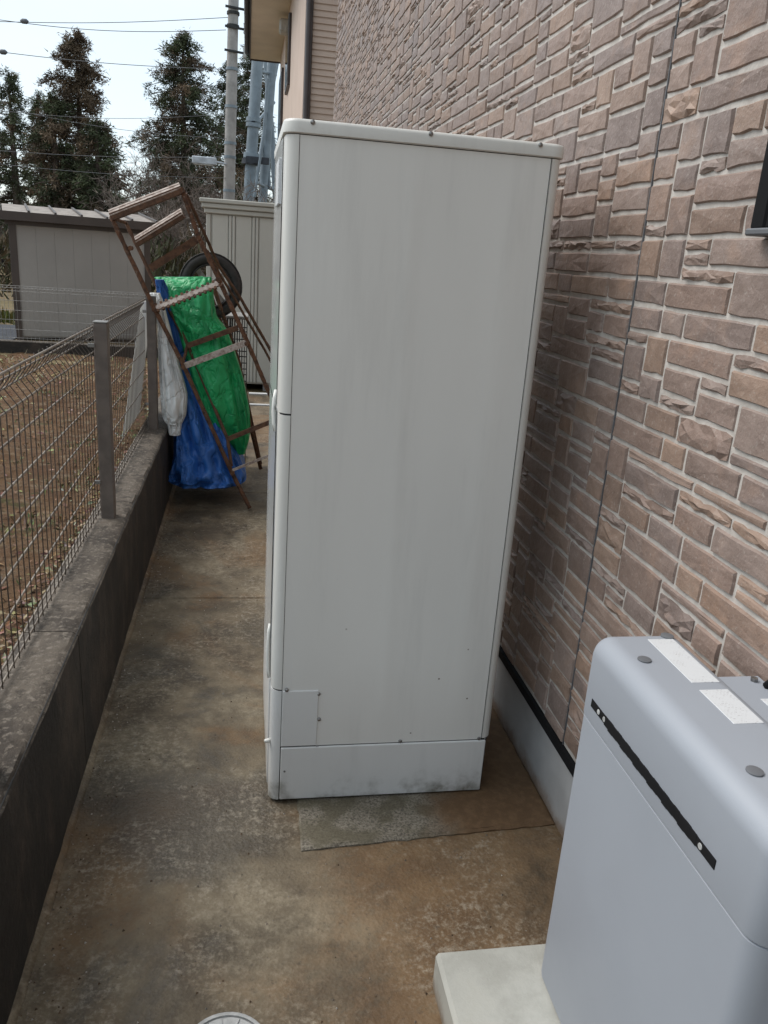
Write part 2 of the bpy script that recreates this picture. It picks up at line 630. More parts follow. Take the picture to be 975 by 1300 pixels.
path = bpy.data.objects.new('path', None)
C.objects.link(path)
path['kind'] = 'structure'
for (a, b) in ((-2.5, 3.314), (3.326, 4.95), (4.956, 6.7), (6.706, YEND)):
    x1 = .92
    o = slab('slab', XK1 - .05, x1, a, b, 0 if a < 3 else -.002, MT['path_concrete'], path)
    o['kind'] = 'structure'

# yard soil: uneven sheet sloping down to the far kerb


def soil_z(x, y):
    s = min(1, max(0, (y - 1.5) / 9.3))
    z = .405 * (1 - s) + .03 * s
    k = min(1, max(0, (-x - .62) / .5))
    return z - .05 * k + k * (.05 * nz(x, y, 0, 1.3) + .025 * nz(x, y, 3, 5)) + (.012 * nz(x, y, 5, 17))


m = MB()
NXY = (95, 170)
m.grid(lambda u, v: (-.585 - 7.5 * u ** 1.5, -1.0 + 12.1 * v, soil_z(-.585 - 7.5 * u ** 1.5, -1.0 + 12.1 * v)), *NXY)
for i in range(len(m.f)):
    m.f[i] = m.f[i][::-1]
struct(m.build('yard_soil', MT['soil'], smooth=True))

m = MB()
m.box((-40, 12.2, -.2), (-3.32, 14.4, -.008))
struct(m.build('road', MT['asphalt']))
m = MB()
rg = random.Random(3)
for i in range(2600):
    x, y = -3.4 - rg.random() * 9, 14.5 + rg.random() * 1.6
    h = .06 + .12 * rg.random()
    a = rg.random() * 6.3
    m.col = (.06 + .05 * rg.random(), .075 + .04 * rg.random(), .02)
    m.add([(x - .03 * math.cos(a), y - .03 * math.sin(a), -.03), (x + .03 * math.cos(a), y + .03 * math.sin(a), -.03), (x + rg.uniform(-.05, .05), y, h)], [(0, 1, 2)])
tag(m.build('verge_grass', MT['leaf_litter']), 'strip of green grass along the far side of the road', 'grass', kind='stuff')

# ------------------------------------------------------------------ house with stone-pattern siding
HY0, HY1, HZ = -3.5, 9.12, 6.2
house = thing('house', 'house clad in brown stone pattern siding with pale mortar lines', 'house', (XW, 2.5, 0))
SB = .262                                  # bottom of siding
m = MB()
m.box((XW, HY0, SB), (7.5, HY1, HZ))
siding = m.build('siding', MT['mortar'], house, loc=(XW, 2.5, SB))
siding['label'] = 'embossed siding boards, brown stone faces and pale mortar'
m = MB()
m.cbox((.886, HY0 + .02, -.3), (7.4, HY1 - .02, SB - .03), .004)
m.build('foundation', MT['foundation_render'], house)
m = MB()
m.box((XW - .012, HY0, SB - .028), (7.45, HY1 + .002, SB - .001))
m.build('flashing', MT['black_rubber'], house)
# thin joint covers between the boards
for yj in (1.757, 4.78, 7.8):
    m = MB()
    m.box((XW - .004, yj - .0013, SB), (XW + .01, yj + .0013, HZ))
    m.build('board_joint', MT['dark_plug'], siding)
# low-pitched roof slab
m = MB()
m.add([(.75, HY0 - .2, HZ), (7.9, HY0 - .2, HZ), (7.9, HY1 + .12, HZ), (.75, HY1 + .12, HZ), (4.3, HY0 - .2, HZ + 1.7), (4.3, HY1 + .12, HZ + 1.7)],
      [(3, 2, 1, 0), (0, 1, 4), (2, 3, 5), (0, 4, 5, 3), (1, 2, 5, 4)])
m.build('roof', MT['roof_tile'], house)

# stone layout: each board 0.4545 m high holds 16 units of height
NR = 16
UH, UW = .4545 / NR, .047
bricks = []                                 # (y0, y1, z0, z1, rough)
rb = random.Random(21)
ZB0 = 1.578 - 3 * .4545                     # first joint height below the flashing
nbd = 10
joints_y = [-3.3, -1.27, 1.757, 4.78, 7.8, 9.11]
SIZES = [(4, 2, 14), (5, 2, 8), (3, 2, 9), (2, 2, 3), (6, 2, 5), (4, 3, 3), (3, 3, 2), (2, 3, 2), (4, 1, 4), (3, 1, 4), (5, 1, 4), (6, 1, 2)]
WT = [s[2] for s in SIZES]
for jj in range(len(joints_y) - 1):
    ya, yb = joints_y[jj], joints_y[jj + 1]
    ncol = int(round((yb - ya) / UW))
    uw = (yb - ya) / ncol
    for bd in range(nbd):
        z0 = ZB0 + bd * .4545
        occ = np.zeros((NR, ncol), bool)
        for r in range(NR):
            for q in range(ncol):
                if occ[r, q]:
                    continue
                run = 0
                while q + run < ncol and not occ[r, q + run] and run < 8:
                    run += 1
                w = h = None
                for tr in range(14):
                    w, h, _ = rb.choices(SIZES, WT)[0]
                    if w <= run and r + h <= NR and not occ[r:r + h, q:q + w].any() and run - w != 1:
                        break
                else:
                    w, h = run, 1
                    if run > 5:
                        w = 3
                occ[r:r + h, q:q + w] = True
                bricks.append((ya + q * uw, ya + (q + w) * uw, z0 + r * UH, z0 + (r + h) * UH, rb.random() < (.6 if h == 1 else (.07 if h == 2 and w > 2 else 0))))

BT = [(.215, .155, .128), (.235, .17, .138), (.20, .148, .125), (.195, .15, .132), (.245, .172, .132), (.21, .148, .116), (.225, .172, .148)]
GAP = .0043


def brick_mesh(m, b):
    y0, y1, z0, z1, rough = b
    y0, y1, z0, z1 = y0 + GAP, y1 - GAP, max(z0 + GAP, SB + .002), z1 - GAP
    if z1 - z0 < .008:
        return None
    bc = rb.choice(BT)
    k = rb.uniform(.93, 1.07)
    m.col = tuple(q * k * 1.25 for q in bc)
    J = lambda a=.0022: rb.uniform(-a, a)
    if not rough:
        ph = rb.uniform(.0035, .0065)
        ny = 4 if y1 - y0 > .16 else 3
        ol = []
        for i in range(ny):
            ol.append((y0 + (y1 - y0) * i / ny + (J(.001) if i else 0), z0 + J()))
        ol.append((y1 + J(.0012), z0 + J()))
        ol.append((y1 + J(.0015), (z0 + z1) / 2))
        for i in range(ny):
            ol.append((y1 - (y1 - y0) * i / ny + (J(.001) if i else 0), z1 + J(.0012)))
        ol.append((y0 + J(.0012), z1 + J(.001)))
        ol.append((y0 + J(.0015), (z0 + z1) / 2))
        cy, cz = (y0 + y1) / 2, (z0 + z1) / 2
        n = len(ol)
        vs = [(XW + .001, p[0], p[1]) for p in ol]
        ins = []
        for p in ol:
            sy = .0035 if p[0] < cy - .3 * (y1 - y0) else (-.0035 if p[0] > cy + .3 * (y1 - y0) else 0)
            sz = .003 if p[1] < cz - .3 * (z1 - z0) else (-.004 if p[1] > cz + .3 * (z1 - z0) else 0)
            ins.append((XW - ph + J(.0012), p[0] + sy, p[1] + sz))
        b0 = len(m.v)
        m.v += vs + ins
        m.v.append((XW - ph - rb.uniform(-.0005, .002), cy, cz))
        for i in range(n):
            i2 = (i + 1) % n
            m.face([b0 + i, b0 + n + i, b0 + n + i2, b0 + i2])
            m.face([b0 + n + i, b0 + 2 * n, b0 + n + i2])
    else:
        ny, nzz = max(4, int((y1 - y0) / .022)), (3 if z1 - z0 < .03 else 4)
        b0 = len(m.v)
        for j in range(nzz + 1):
            for i in range(ny + 1):
                edge = i in (0, ny) or j in (0, nzz)
                d = rb.uniform(.001, .004) if edge else rb.choice((rb.uniform(.003, .006), rb.uniform(.006, .0115)))
                m.v.append((XW - d, y0 + (y1 - y0) * i / ny + (0 if i in (0, ny) else J(.006)), max(SB + .001, z0 + (z1 - z0) * j / nzz + J(.0028))))
        for j in range(nzz):
            for i in range(ny):
                a = b0 + j * (ny + 1) + i
                q = [a, a + ny + 1, a + ny + 2, a + 1]
                if rb.random() < .5:
                    m.face(q[:3]); m.face([q[0], q[2], q[3]])
                else:
                    m.face([q[0], q[1], q[3]]); m.face(q[1:])
        ol = [b0 + i for i in range(ny + 1)] + [b0 + j * (ny + 1) + ny for j in range(1, nzz + 1)] + \
             [b0 + nzz * (ny + 1) + i for i in range(ny - 1, -1, -1)] + [b0 + j * (ny + 1) for j in range(nzz - 1, 0, -1)]
        b1 = len(m.v)
        for i in ol:
            m.v.append((XW + .001, m.v[i][1], m.v[i][2]))
        for k in range(len(ol)):
            k2 = (k + 1) % len(ol)
            m.face([b1 + k, ol[k], ol[k2], b1 + k2])
    return True


def vis_area(b):
    y0, y1, z0, z1, _ = b
    if y0 < .35 or z1 < SB + .02:
        return 0
    ps = [proj((XW, y, z)) for y, z in ((y0, z0), (y1, z0), (y1, z1), (y0, z1))]
    cx, cy = sum(p[0] for p in ps) / 4, sum(p[1] for p in ps) / 4
    if not (-5 < cx < 985 and -10 < cy < 1310):
        return 0
    if cx < 717 - (cy - 183) * .125 and cy > 160 + (cx - 360) * .092:      # behind the tank
        return 0
    if cx > 745 - (cy - 830) * .17 and cy > 815 and (cx - 855) * .8 < cy - 802:  # behind the grey cabinet
        return 0
    return abs(sum(ps[i][0] * ps[(i + 1) % 4][1] - ps[(i + 1) % 4][0] * ps[i][1] for i in range(4))) / 2


WINY, WINZ = 1.30, (1.585, 2.35)
def cut(b):
    y0, y1, z0, z1, r_ = b
    if z1 > WINZ[0] and z0 < WINZ[1] and y0 < WINY + .012 < y1:
        y0 = WINY + .006
    if y0 < WINY and y1 > .6 and z0 < WINZ[0] - .012 < z1:
        z1 = WINZ[0] - .006
    return (y0, y1, z0, z1, r_)


bricks = [cut(b) for b in bricks]
bricks = [b for b in bricks if b[1] - b[0] > .02 and not (b[0] < WINY - .005 and b[1] > .55 and b[3] > WINZ[0] + .0 and b[2] < WINZ[1] + .02) and b[3] > SB + .012 and b[3] < HZ]
# stones cut by the window frame keep their outer piece
order = sorted(range(len(bricks)), key=lambda i: -vis_area(bricks[i]))
near = set(order[:298])
rest = MB()
for i, b in enumerate(bricks):
    if i in near:
        m = MB()
        if brick_mesh(m, b):
            m.build('brick', MT['brick_face'], siding, loc=(XW, (b[0] + b[1]) / 2, (b[2] + b[3]) / 2))
    else:
        brick_mesh(rest, b)
o = rest.build('brick_field', MT['brick_face'], siding)
o['kind'] = 'stuff'

# window at the right: dark frame, sill, pane
win = thing('window', 'tmp', 'tmp')
del win['label'], win['category']
win.location = (XW, .95, 1.96)
win.parent = house
win.matrix_parent_inverse = parent_world(house).inverted()
m = MB()
ya, yb, za, zb = .6, WINY + .012, WINZ[0], WINZ[1]
for a, b in (((XW - .035, ya, za), (XW + .02, ya + .04, zb)), ((XW - .035, yb - .04, za), (XW + .02, yb, zb)),
             ((XW - .034, ya + .04, za), (XW + .02, yb - .04, za + .045)), ((XW - .034, ya + .04, zb - .045), (XW + .02, yb - .04, zb))):
    m.cbox(a, b, .004)
m.build('frame', MT['dark_brown'] if False else MT['black_rubber'], win)
m = MB()
m.box((XW - .008, ya + .03, za + .03), (XW + .004, yb - .03, zb - .03))
m.build('pane', MT['window_glass'], win)
m = MB()
m.cbox((XW - .04, ya - .01, za - .010), (XW, yb + .004, za + .002), .003)
m.build('sill', MT['dark_plug'], win)


# ------------------------------------------------------------------ kerb wall
kerb = thing('kerb_wall', 'low dark concrete block wall carrying the mesh fence', 'wall', (-.52, 2.5, 0))
ys = -1.9
for L in (1.6, 1.2, 1.2, 1.2, 1.2, 1.2, 1.2, 1.2):
    m = MB()
    n = int(L / .05)
    prof = []
    for i in range(n + 1):
        y = ys + .002 + (L - .004) * i / n
        e = lambda s: .0035 * nz(y, s * 7, 0, 9) + .002 * nz(y, s * 3, 2, 30)
        pr = [(XK0, -.1), (XK0, .44 + e(1)), (XK0 + .012 + e(2), .449 + e(3)), (XK0 + .05, .4525 + e(4)), (XK1 - .05, .452 + e(5)), (XK1 - .014 + e(6), .448 + e(7)),
              (XK1 - .002 + e(8), .436), (XK1 + e(9), .30), (XK1 + e(10), .15), (XK1 + .001, -.1)]
        prof.append([(x, y, z) for x, z in pr])
    m.rings(prof)
    m.build('concrete_block', MT['kerb_concrete'], kerb, smooth=True, auto=40)
    ys += L
m = MB()
prof = []
for i in range(161):
    y = -1.5 + 9.5 * i / 160
    w_ = .016 + .006 * nz(y, 3, 0, 6) + .004 * nz(y, 8, 0, 25)
    prof.append([(XK1 - .01, y, -.02), (XK1 - .01, y, .022 + .01 * nz(y, 5, 0, 8)), (XK1 + w_ * .45, y, .008), (XK1 + w_ + .006, y, -.004)])
m.rings(prof)
m.build('mortar_fillet', MT['path_concrete'], kerb, smooth=True)
# mortar core visible only in the joints
m = MB()
m.box((XK0 + .006, -1.8, -.1), (XK1 - .006, 8.0, .442))
m.build('joint_core', MT['seam_dark'], kerb)

# ------------------------------------------------------------------ mesh fence
fence = thing('mesh_fence', 'brown steel mesh fence with posts on top of the low wall', 'fence', (-.52, 3.1, .45))
PY = (1.47, 3.10, 4.72)
XF = -.556
for y in PY:
    m = MB()
    m.cbox((-.545, y - .025, .445), (-.495, y + .025, 1.2), .003)
    p = m.build('post', MT['fence_brown'], fence)
    m = MB()
    m.cbox((-.546, y - .026, 1.2), (-.494, y + .026, 1.206), .002)
    m.build('post_cap', MT['wire_light'], p)
    for z in (1.12, .60):
        m = MB()
        m.cbox((-.565, y - .032, z - .008), (-.541, y - .026, z + .008), .002)
        m.build('clip', MT['wire_light'], p)
PROF = [(0, .462), (0, 1.085), (-.028, 1.125), (0, 1.165), (0, 1.185), (-.004, 1.19)]


def bend(z):
    for (a, za), (b, zb) in zip(PROF, PROF[1:]):
        if za <= z <= zb:
            return XF + a + (b - a) * (z - za) / (zb - za)
    return XF


SPANS = ((-.2, 3.09), (3.11, 4.71))
for (a, b) in SPANS:
    for z in (.468, .50, .602, .70, .80, .902, 1.012, 1.085, 1.125, 1.165, 1.184):
        m = MB()
        off = -.005 if z < 1.18 else .004
        n = 14
        m.tube([(bend(z) + off, a + (b - a) * i / n, z + .0015 * nz(i, z * 9, a)) for i in range(n + 1)], (.003 if z < 1.18 else .0038), 6)
        m.build('horizontal_wire', MT['fence_wire'], fence, smooth=True)
    y = a + .03
    while y < b - .01:
        if y > .9:
            m = MB()
            m.tube([(XF + d, y + .001 * nz(y, z, 4, 5), z) for d, z in PROF], .0016, 5)
            m.build('vertical_wire', MT['wire_brown'], fence, smooth=True)
        y += .05

# ------------------------------------------------------------------ hot water tank
TX0, TX1, TY0, TY1, TH = .082, .720, 1.905, 2.54, 1.772


def rrect(x0, x1, y0, y1, r, z, n=8, inset=0.0):
    x0, x1, y0, y1 = x0 + inset, x1 - inset, y0 + inset, y1 - inset
    r = max(.001, r - inset)
    pts = []
    for cx, cy, a0 in ((x1 - r, y0 + r, -90), (x1 - r, y1 - r, 0), (x0 + r, y1 - r, 90), (x0 + r, y0 + r, 180)):
        for k in range(n + 1):
            a = rad(a0 + 90 * k / n)
            pts.append((cx + r * math.cos(a), cy + r * math.sin(a), z))
    return pts


tank = thing('water_heater_tank', 'tall off white water heater tank cabinet standing against the stone wall', 'water heater', ((TX0 + TX1) / 2, (TY0 + TY1) / 2, 0))
m = MB()
m.rings([rrect(TX0, TX1, TY0, TY1, .03, z, 8, .004) for z in (.035, TH - .03)])
m.build('body', MT['seam_dark'], tank, smooth=True, auto=40)
m = MB()
prof = [(TH - .028, 0), (TH - .008, -.001), (TH - .002, .002), (TH, .009)]
m.rings([rrect(TX0 - .006, TX1 + .006, TY0 - .006, TY1 + .006, .034, z, 8, i) for z, i in [(TH - .03, .004)] + prof])
lid = m.build('lid', MT['tank_trim'], tank, smooth=True, auto=50)
ZL = TH - .032                                   # under the lid
# main side panel with faint pressed waves
XA, XB = .112, .690


def panel_fn(x0, x1, z0, z1, y, amp):
    def fn(u, v):
        x, z = x0 + (x1 - x0) * u, z0 + (z1 - z0) * v
        e = min(1, min(u, 1 - u, v, 1 - v) * 12)
        w = math.exp(-((u - .47 + .05 * (v - .5)) / .035) ** 2) * .9 + math.exp(-((u - .86) / .06) ** 2) * 1.1 + .5 * math.sin(u * 7 + 1)
        return (x, y - amp * e * (w + .35 * nz(u * 3, v * 5, 2)), z)
    return fn


def sheet(fn, nu, nv, back=.004):
    m = MB()
    m.grid(fn, nu, nv)
    # rim turned back so the sheet has thickness
    e = [fn(i / nu, 0) for i in range(nu + 1)] + [fn(1, j / nv) for j in range(1, nv + 1)] + [fn(i / nu, 1) for i in range(nu - 1, -1, -1)] + [fn(0, j / nv) for j in range(nv - 1, 0, -1)]
    m.rings([e, [(p[0], p[1] + back, p[2]) for p in e]][::-1], False, False)
    return m


m = sheet(panel_fn(XA, XB, .186, ZL, TY0 + .0015, .0013), 64, 60, .004)
sp = m.build('side_panel', MT['tank_paint'], tank, smooth=True, auto=40)
m = MB(); m.cbox((XA + .001, TY0 - .003, .188), (.211, TY0 + .003, .362), .0015)
ap = m.build('access_panel', MT['tank_lower'], tank)
m = MB(); m.cbox((XA + .001, TY0 - .0045, .014), (.704, TY0 + .003, .184), .002)
lc = m.build('leg_cover', MT['tank_lower'], tank)


def corner(cx, cy, r, a0, a1, z0, z1, tail0, tail1, out=.0):
    """vertical cover strip: straight tails joined by an arc"""
    pts = []
    for k in range(13):
        a = rad(a0 + (a1 - a0) * k / 12)
        pts.append((cx + (r + out) * math.cos(a), cy + (r + out) * math.sin(a)))
    pts = [tail0] + pts + [tail1]
    inner = [(x + (cx - x) * .12, y + (cy - y) * .12) for x, y in pts]
    loop = pts + inner[::-1]
    m = MB()
    rr = [[(x, y, z) for x, y in loop] for z in (z0, z1)]
    m.rings(rr)
    return m


for z0, z1, nm in ((.366, 1.118, 0), (1.123, ZL, 1), (.012, .361, 2)):
    m = corner(TX0 + .028, TY0 + .028, .028, 270, 180, z0, z1, (XA - .0015, TY0 + .0), (TX0 + (-.002 if nm == 1 else 0), TY0 + .07))
    m.build('corner_strip', MT['tank_trim'] if nm < 2 else MT['tank_lower'], tank, smooth=True, auto=40)
m = corner(TX1 - .028, TY0 + .028, .028, 270, 360, .19, ZL, (XB + .002, TY0 - .001), (TX1 + .001, TY0 + .06))
m.build('corner_strip', MT['tank_trim'], tank, smooth=True, auto=40)
m = corner(TX1 - .034, TY0 + .034, .026, 270, 360, .03, .184, (.7055, TY0 + .008), (TX1 - .008, TY0 + .06))
m.build('corner_strip', MT['tank_lower'], tank, smooth=True, auto=40)
# glossy doors on the front, facing the path
for z0, z1 in ((.366, 1.116), (1.125, ZL)):
    m = MB()
    m.grid(lambda u, v: (TX0 - .004 - .004 * math.sin(math.pi * u), TY1 - .02 - (TY1 - TY0 - .092) * u, z0 + (z1 - z0) * v), 14, 2)
    m.box((TX0 - .002, TY0 + .074, z0), (TX0 + .004, TY1 - .02, z1))
    fp = m.build('front_panel', MT['tank_front'], tank, smooth=True, auto=40)
m = MB(); m.cbox((TX0 - .003, TY0 + .074, .014), (TX0 + .004, TY1 - .02, .36), .002)
fl = m.build('front_leg_cover', MT['tank_lower'], tank)
# sides hidden from here
m = MB(); m.cbox((TX0 + .03, TY1 - .003, .02), (TX1 - .03, TY1 + .002, ZL), .002)
m.build('rear_panel', MT['tank_paint'], tank)
m = MB(); m.cbox((TX1 - .004, TY0 + .062, .02), (TX1 + .001, TY1 - .03, ZL), .002)
m.build('wall_side_panel', MT['tank_paint'], tank)
# bow handles on the front
for y, za, zb in ((1.99, 1.06, 1.16), (1.965, .37, .52)):
    m = MB()
    m.tube([(TX0 - .004, y, za), (TX0 - .008, y + .005, za + .02), (TX0 - .010, y + .01, (za + zb) / 2), (TX0 - .008, y + .02, zb - .02), (TX0 - .004, y + .03, zb)], .0045, 8)
    m.build('handle', MT['tank_trim'], tank, smooth=True)
m = MB(); m.cbox((TX0 - .0115, TY0 + .10, 1.60), (TX0 - .003, TY0 + .26, 1.70), .001)
m.build('notice_sticker', MT['label_print'], tank)


def screw(p, r, axis, parent, mat='screw_steel', d=.004):
    m = MB()
    p = Vector(p)
    a = Vector(axis)
    m.tube([p - a * .002, p + a * d * .6, p + a * d], [r, r, r * .6], 10)
    return m.build('screw', MT[mat], parent, smooth=True, auto=40)


for (u, v, pa) in ((397, 155, lid), (547, 170, lid), (686, 184, lid), (364, 876, ap), (404.5, 881, sp), (405, 913, sp), (402.5, 948, sp), (508, 941, sp), (608, 937.5, sp), (361, 979, lc)):
    off = -.0065 if pa is lid else (-.003 if pa is ap else (-.0035 if pa is lc else .0005))
    p = ony(u, v, TY0 + off)
    screw(p, .0052 if v < 970 else .003, (0, -1, 0), pa, 'screw_steel')
screw(ony(341, 940, TY0 + .02), .006, (-1, -.2, 0), tank, 'tank_trim', .012)
# four feet
for x in (TX0 + .08, TX1 - .08):
    for y in (TY0 + .08, TY1 - .08):
        m = MB(); m.cbox((x - .035, y - .035, .0), (x + .035, y + .035, .04), .003)
        m.build('foot', MT['screw_steel'], tank)

pl = MB()
n = 30


def edge(i, ya, yb):
    return ya + (yb - ya) * i / n


top, front = [], []
ring0, ring1, ring2 = [], [], []
X0p, X1p, Y0p, Y1p = .163, .884, 1.706, 2.75
per = [(X0p + (X1p - X0p) * i / n, Y0p + .045 * i / n) for i in range(n)] + [(X1p, Y0p + .045 + (Y1p - Y0p - .045) * i / n) for i in range(n)] + \
      [(X1p - (X1p - X0p) * i / n, Y1p) for i in range(n)] + [(X0p, Y1p - (Y1p - Y0p) * i / n) for i in range(n)]
cxp, cyp = (X0p + X1p) / 2, (Y0p + Y1p) / 2
for (x, y) in per:
    j = .006 * nz(x, y, 0, 30)
    ring0.append((x + j, y + j, -.05))
    ring1.append((x + j, y + j, .004 + .003 * nz(x, y, 3, 25)))
    ring2.append((x + (cxp - x) * .018, y + (cyp - y) * .018, .0085 + .002 * nz(x, y, 9, 25)))
pl.rings([ring0, ring1, ring2])
tag(pl.build('plinth', MT['plinth_concrete']), 'rough pale concrete slab under the water heater tank, half covered in mud', 'plinth')

# ------------------------------------------------------------------ grey cabinet on its pad
m = MB()
m.cbox((.42, -.3, -.05), (.878, 1.283, .09), .008)
tag(m.build('concrete_pad', MT['pad_concrete']), 'pale concrete pad under the grey metal cabinet', 'concrete pad')
BX0, BX1, BY0, BY1, BZ = .62, .79, .66, 1.212, .885
cab = thing('metal_cabinet', 'silver grey metal equipment cabinet with rounded edges and black slot', 'cabinet', ((BX0 + BX1) / 2, .93, .09))


def rr2(z, inset, r=.032):
    return rrect(BX0, BX1, BY0, BY1, r, z, 8, inset)


m = MB()
m.rings([rr2(.10, .012), rr2(.105, .003), rr2(.115, .0015), rr2(.7245, .0015), rr2(.727, .006)])
cb = m.build('body', MT['grey_paint'], cab, smooth=True, auto=40)
m = MB()
m.rings([rr2(.088, .02), rr2(.108, .02)])
m.build('base', MT['dark_plug'], cab)
prof = [(.7275, .007), (.729, .0005), (.731, 0)]
R = .036
rings = [rr2(z, i) for z, i in prof] + [rr2(BZ - R - .001, 0)]
for k in range(1, 10):
    a = rad(90 * k / 9)
    rings.append(rr2(BZ - R + R * math.sin(a), R * (1 - math.cos(a)), .034))
m = MB(); m.rings(rings)
hood = m.build('hood', MT['grey_paint'], cab, smooth=True, auto=40)
# slot with strip and eyelets
m = MB()
y0, y1 = .762, 1.163
m.cbox((BX0 - .0012, y0, .7585), (BX0 + .004, y1, .7745), .0008)
sl = m.build('slot', MT['black_rubber'], hood)
for k in range(19):
    y = y0 + .055 + (y1 - y0 - .12) * k / 18
    m = MB(); m.cbox((BX0 - .0016, y - .0085, .7575 - .001 * (k % 3)), (BX0 + .002, y + .0085, .7752 + .0008 * (k % 2)), .0006)
    m.build('slot_rib', MT['black_rubber'], hood)
for y in (1.131, 1.108, .798):
    m = MB(); m.tube([(BX0 - .0005, y, .7665), (BX0 - .002, y, .7665)], [.0052, .0045], 10)
    m.build('eyelet', MT['lid_plastic'], hood, smooth=True, auto=40)
for (u, v) in ((818, 838), (847, 808), (958, 980)):
    p = onz(u, v, BZ)
    p.x = min(p.x, BX1 - .026)
    m = MB(); m.tube([p + Vector((0, 0, -.003)), p + Vector((0, 0, .0022)), p + Vector((0, 0, .003))], [.0115, .0115, .009], 16)
    m.build('plug', MT['dark_plug'], hood, smooth=True, auto=40)
for (ya, yb) in ((1.022, 1.172), (.905, 1.0)):
    m = MB(); m.cbox((.711, ya, BZ - .002), (.760, yb, BZ + .0008), .0004)
    m.build('caution_sticker', MT['label_print'], hood)
# rear box between the hood and the wall
m = MB()
m.cbox((BX1 - .03, .55, .10), (XW - .02, 1.058, BZ - .010), .0025)
rbx = m.build('rear_housing', MT['grey_paint'], cab)
m = MB(); p = onz(952, 857, BZ - .002); m.tube([(.835, 1.04, BZ - .012), (.835, 1.04, BZ - .004)], .006, 6)
m.build('bolt', MT['screw_steel'], rbx)
m = MB(); m.cbox((.81, .90, BZ - .0115), (.85, .985, BZ - .0092), .0003)
m.build('caution_sticker', MT['label_print'], rbx)
m = MB(); m.tube([(.845, 1.02, BZ - .01), (.86, 1.0, BZ + .03), (.872, .97, BZ + .04), (.885, .95, BZ + .02)], .008, 8)
m.build('cable_gland', MT['black_rubber'], rbx, smooth=True)

# ------------------------------------------------------------------ round inspection lid
LX, LY, LR = -.02, 1.168, .086
lidt = thing('inspection_lid', 'round light grey drain inspection lid set in the concrete path', 'drain lid', (LX, LY, 0))


def ringmesh(r0, r1, z0, z1, a0=0, a1=360, n=40):
    m = MB()
    full = a1 - a0 >= 360
    prs = []
    for k in range(n if full else n + 1):
        a = rad(a0 + (a1 - a0) * k / n)
        ca, sa = math.cos(a), math.sin(a)
        prs.append([(LX + r0 * ca, LY + r0 * sa, z0), (LX + r1 * ca, LY + r1 * sa, z0), (LX + r1 * ca, LY + r1 * sa, z1 - .001), (LX + (r1 - .001) * ca, LY + (r1 - .001) * sa, z1), (LX + r0 * ca, LY + r0 * sa, z1)])
    if full:
        prs.append(prs[0])
    m.rings(prs, not full, not full)
    return m


ringmesh(LR - .008, LR, -.01, .007).build('rim', MT['lid_plastic'], lidt)
mm = MB(); mm.tube([(LX, LY, -.01), (LX, LY, .002)], LR - .0075, 40)
disc = mm.build('disc', MT['lid_plastic'], lidt)
for (r0, r1, nseg) in ((.058, .075, 14), (.038, .055, 10), (.016, .035, 6)):
    for k in range(nseg):
        w = 360 / nseg
        off = (k % 2) * 3 + nseg
        ringmesh(r0, r1, .0, .0055, k * w + 2.5 + off, (k + 1) * w - 2.5 + off, 5).build('tread', MT['lid_plastic'], disc)

# ------------------------------------------------------------------ rusty steel frame leaning over the fence


def yF(v):
    return 4.632 + (645 - v) * .00018


def F(u, v, dy=0.0):
    return ony(u, v, yF(v) + dy)


foot = onz(317, 645, .012)
lad = thing('rusty_step_frame', 'rusty old steel step frame leaning askew against the fence', 'step frame', (foot.x, foot.y, 0))


def rail(name, pts, r=.012, mat='rusty_steel', bumps=True):
    m = MB()
    P = []
    for a, b in zip(pts, pts[1:]):
        n = 14
        for i in range(n):
            P.append(a.lerp(b, i / n))
    P.append(pts[-1])
    m.tube([p + Vector((.002 * nz(i, 1, 0, .7), .002 * nz(i, 5, 0, .7), 0)) for i, p in enumerate(P)], [r * (1 + (.22 * nz(i, 9, 0, .9) if bumps else 0)) for i in range(len(P))], 7)
    return m.build(name, MT[mat], lad, smooth=True)


def step(a, b, w, h, mat, tilt=(0, 0, 1), name='step'):
    m = MB()
    m.bar(a, b, w, h, tilt)
    return m.build(name, MT[mat], lad)


fl_top, fr_top = F(141, 275), F(231, 241)
rail('rail', [fl_top, F(196, 392), F(233, 464), F(295, 601), foot], .0125)
rail('rail', [fr_top, F(252, 301), F(277, 353), F(314, 434), F(338, 491), F(400, 620)], .013)
rail('rear_rail', [F(160, 283, .30), F(191, 348, .25), F(238, 437, .17), F(289, 557, .06), F(294, 592, .02)], .0105, 'rust_brown')
rail('rear_rail', [F(236, 246, .20), F(254, 285, .30), F(278, 338, .42), F(305, 378, .46), F(339, 437, .5), F(395, 536, .5)], .0095, 'rust_brown')
rail('rear_rail', [F(263, 318, .22), F(280, 350, .34), F(299, 381, .40), F(333, 439, .46), F(390, 542, .46)], .008, 'rust_brown')
rail('brace', [F(160, 283, .30), F(141, 276)], .009)
rail('brace', [F(231, 466), F(238, 437, .17)], .009)
up = (fl_top - F(196, 392)).normalized()
up2 = (up + Vector((0, -.75, .15))).normalized()
# top treads: boxy, with an upper skin coloured paler than the step
for (a, b, h) in (((141, 276, 0), (231, 241, 0), .05), ((174, 309, .16), (233, 273, .12), .045)):
    A, B = F(*a), F(*b)
    s = step(A, B, .05, h * .75, 'rust_brown', up)
    m = MB(); m.bar(A + up * h * .42, B + up * h * .42, .06, .012, up2)
    m.build('tread_skin', MT['pale_tread'], s)
    m = MB(); m.tube([A + up * h * .62 + Vector((0, .01, 0)), B + up * h * .62 + Vector((0, .01, 0))], .007, 6)
    m.build('edge_rod', MT['pale_tread'], s)
step(F(191, 341, .2), F(250, 304, .2), .02, .042, 'rust_brown', up)
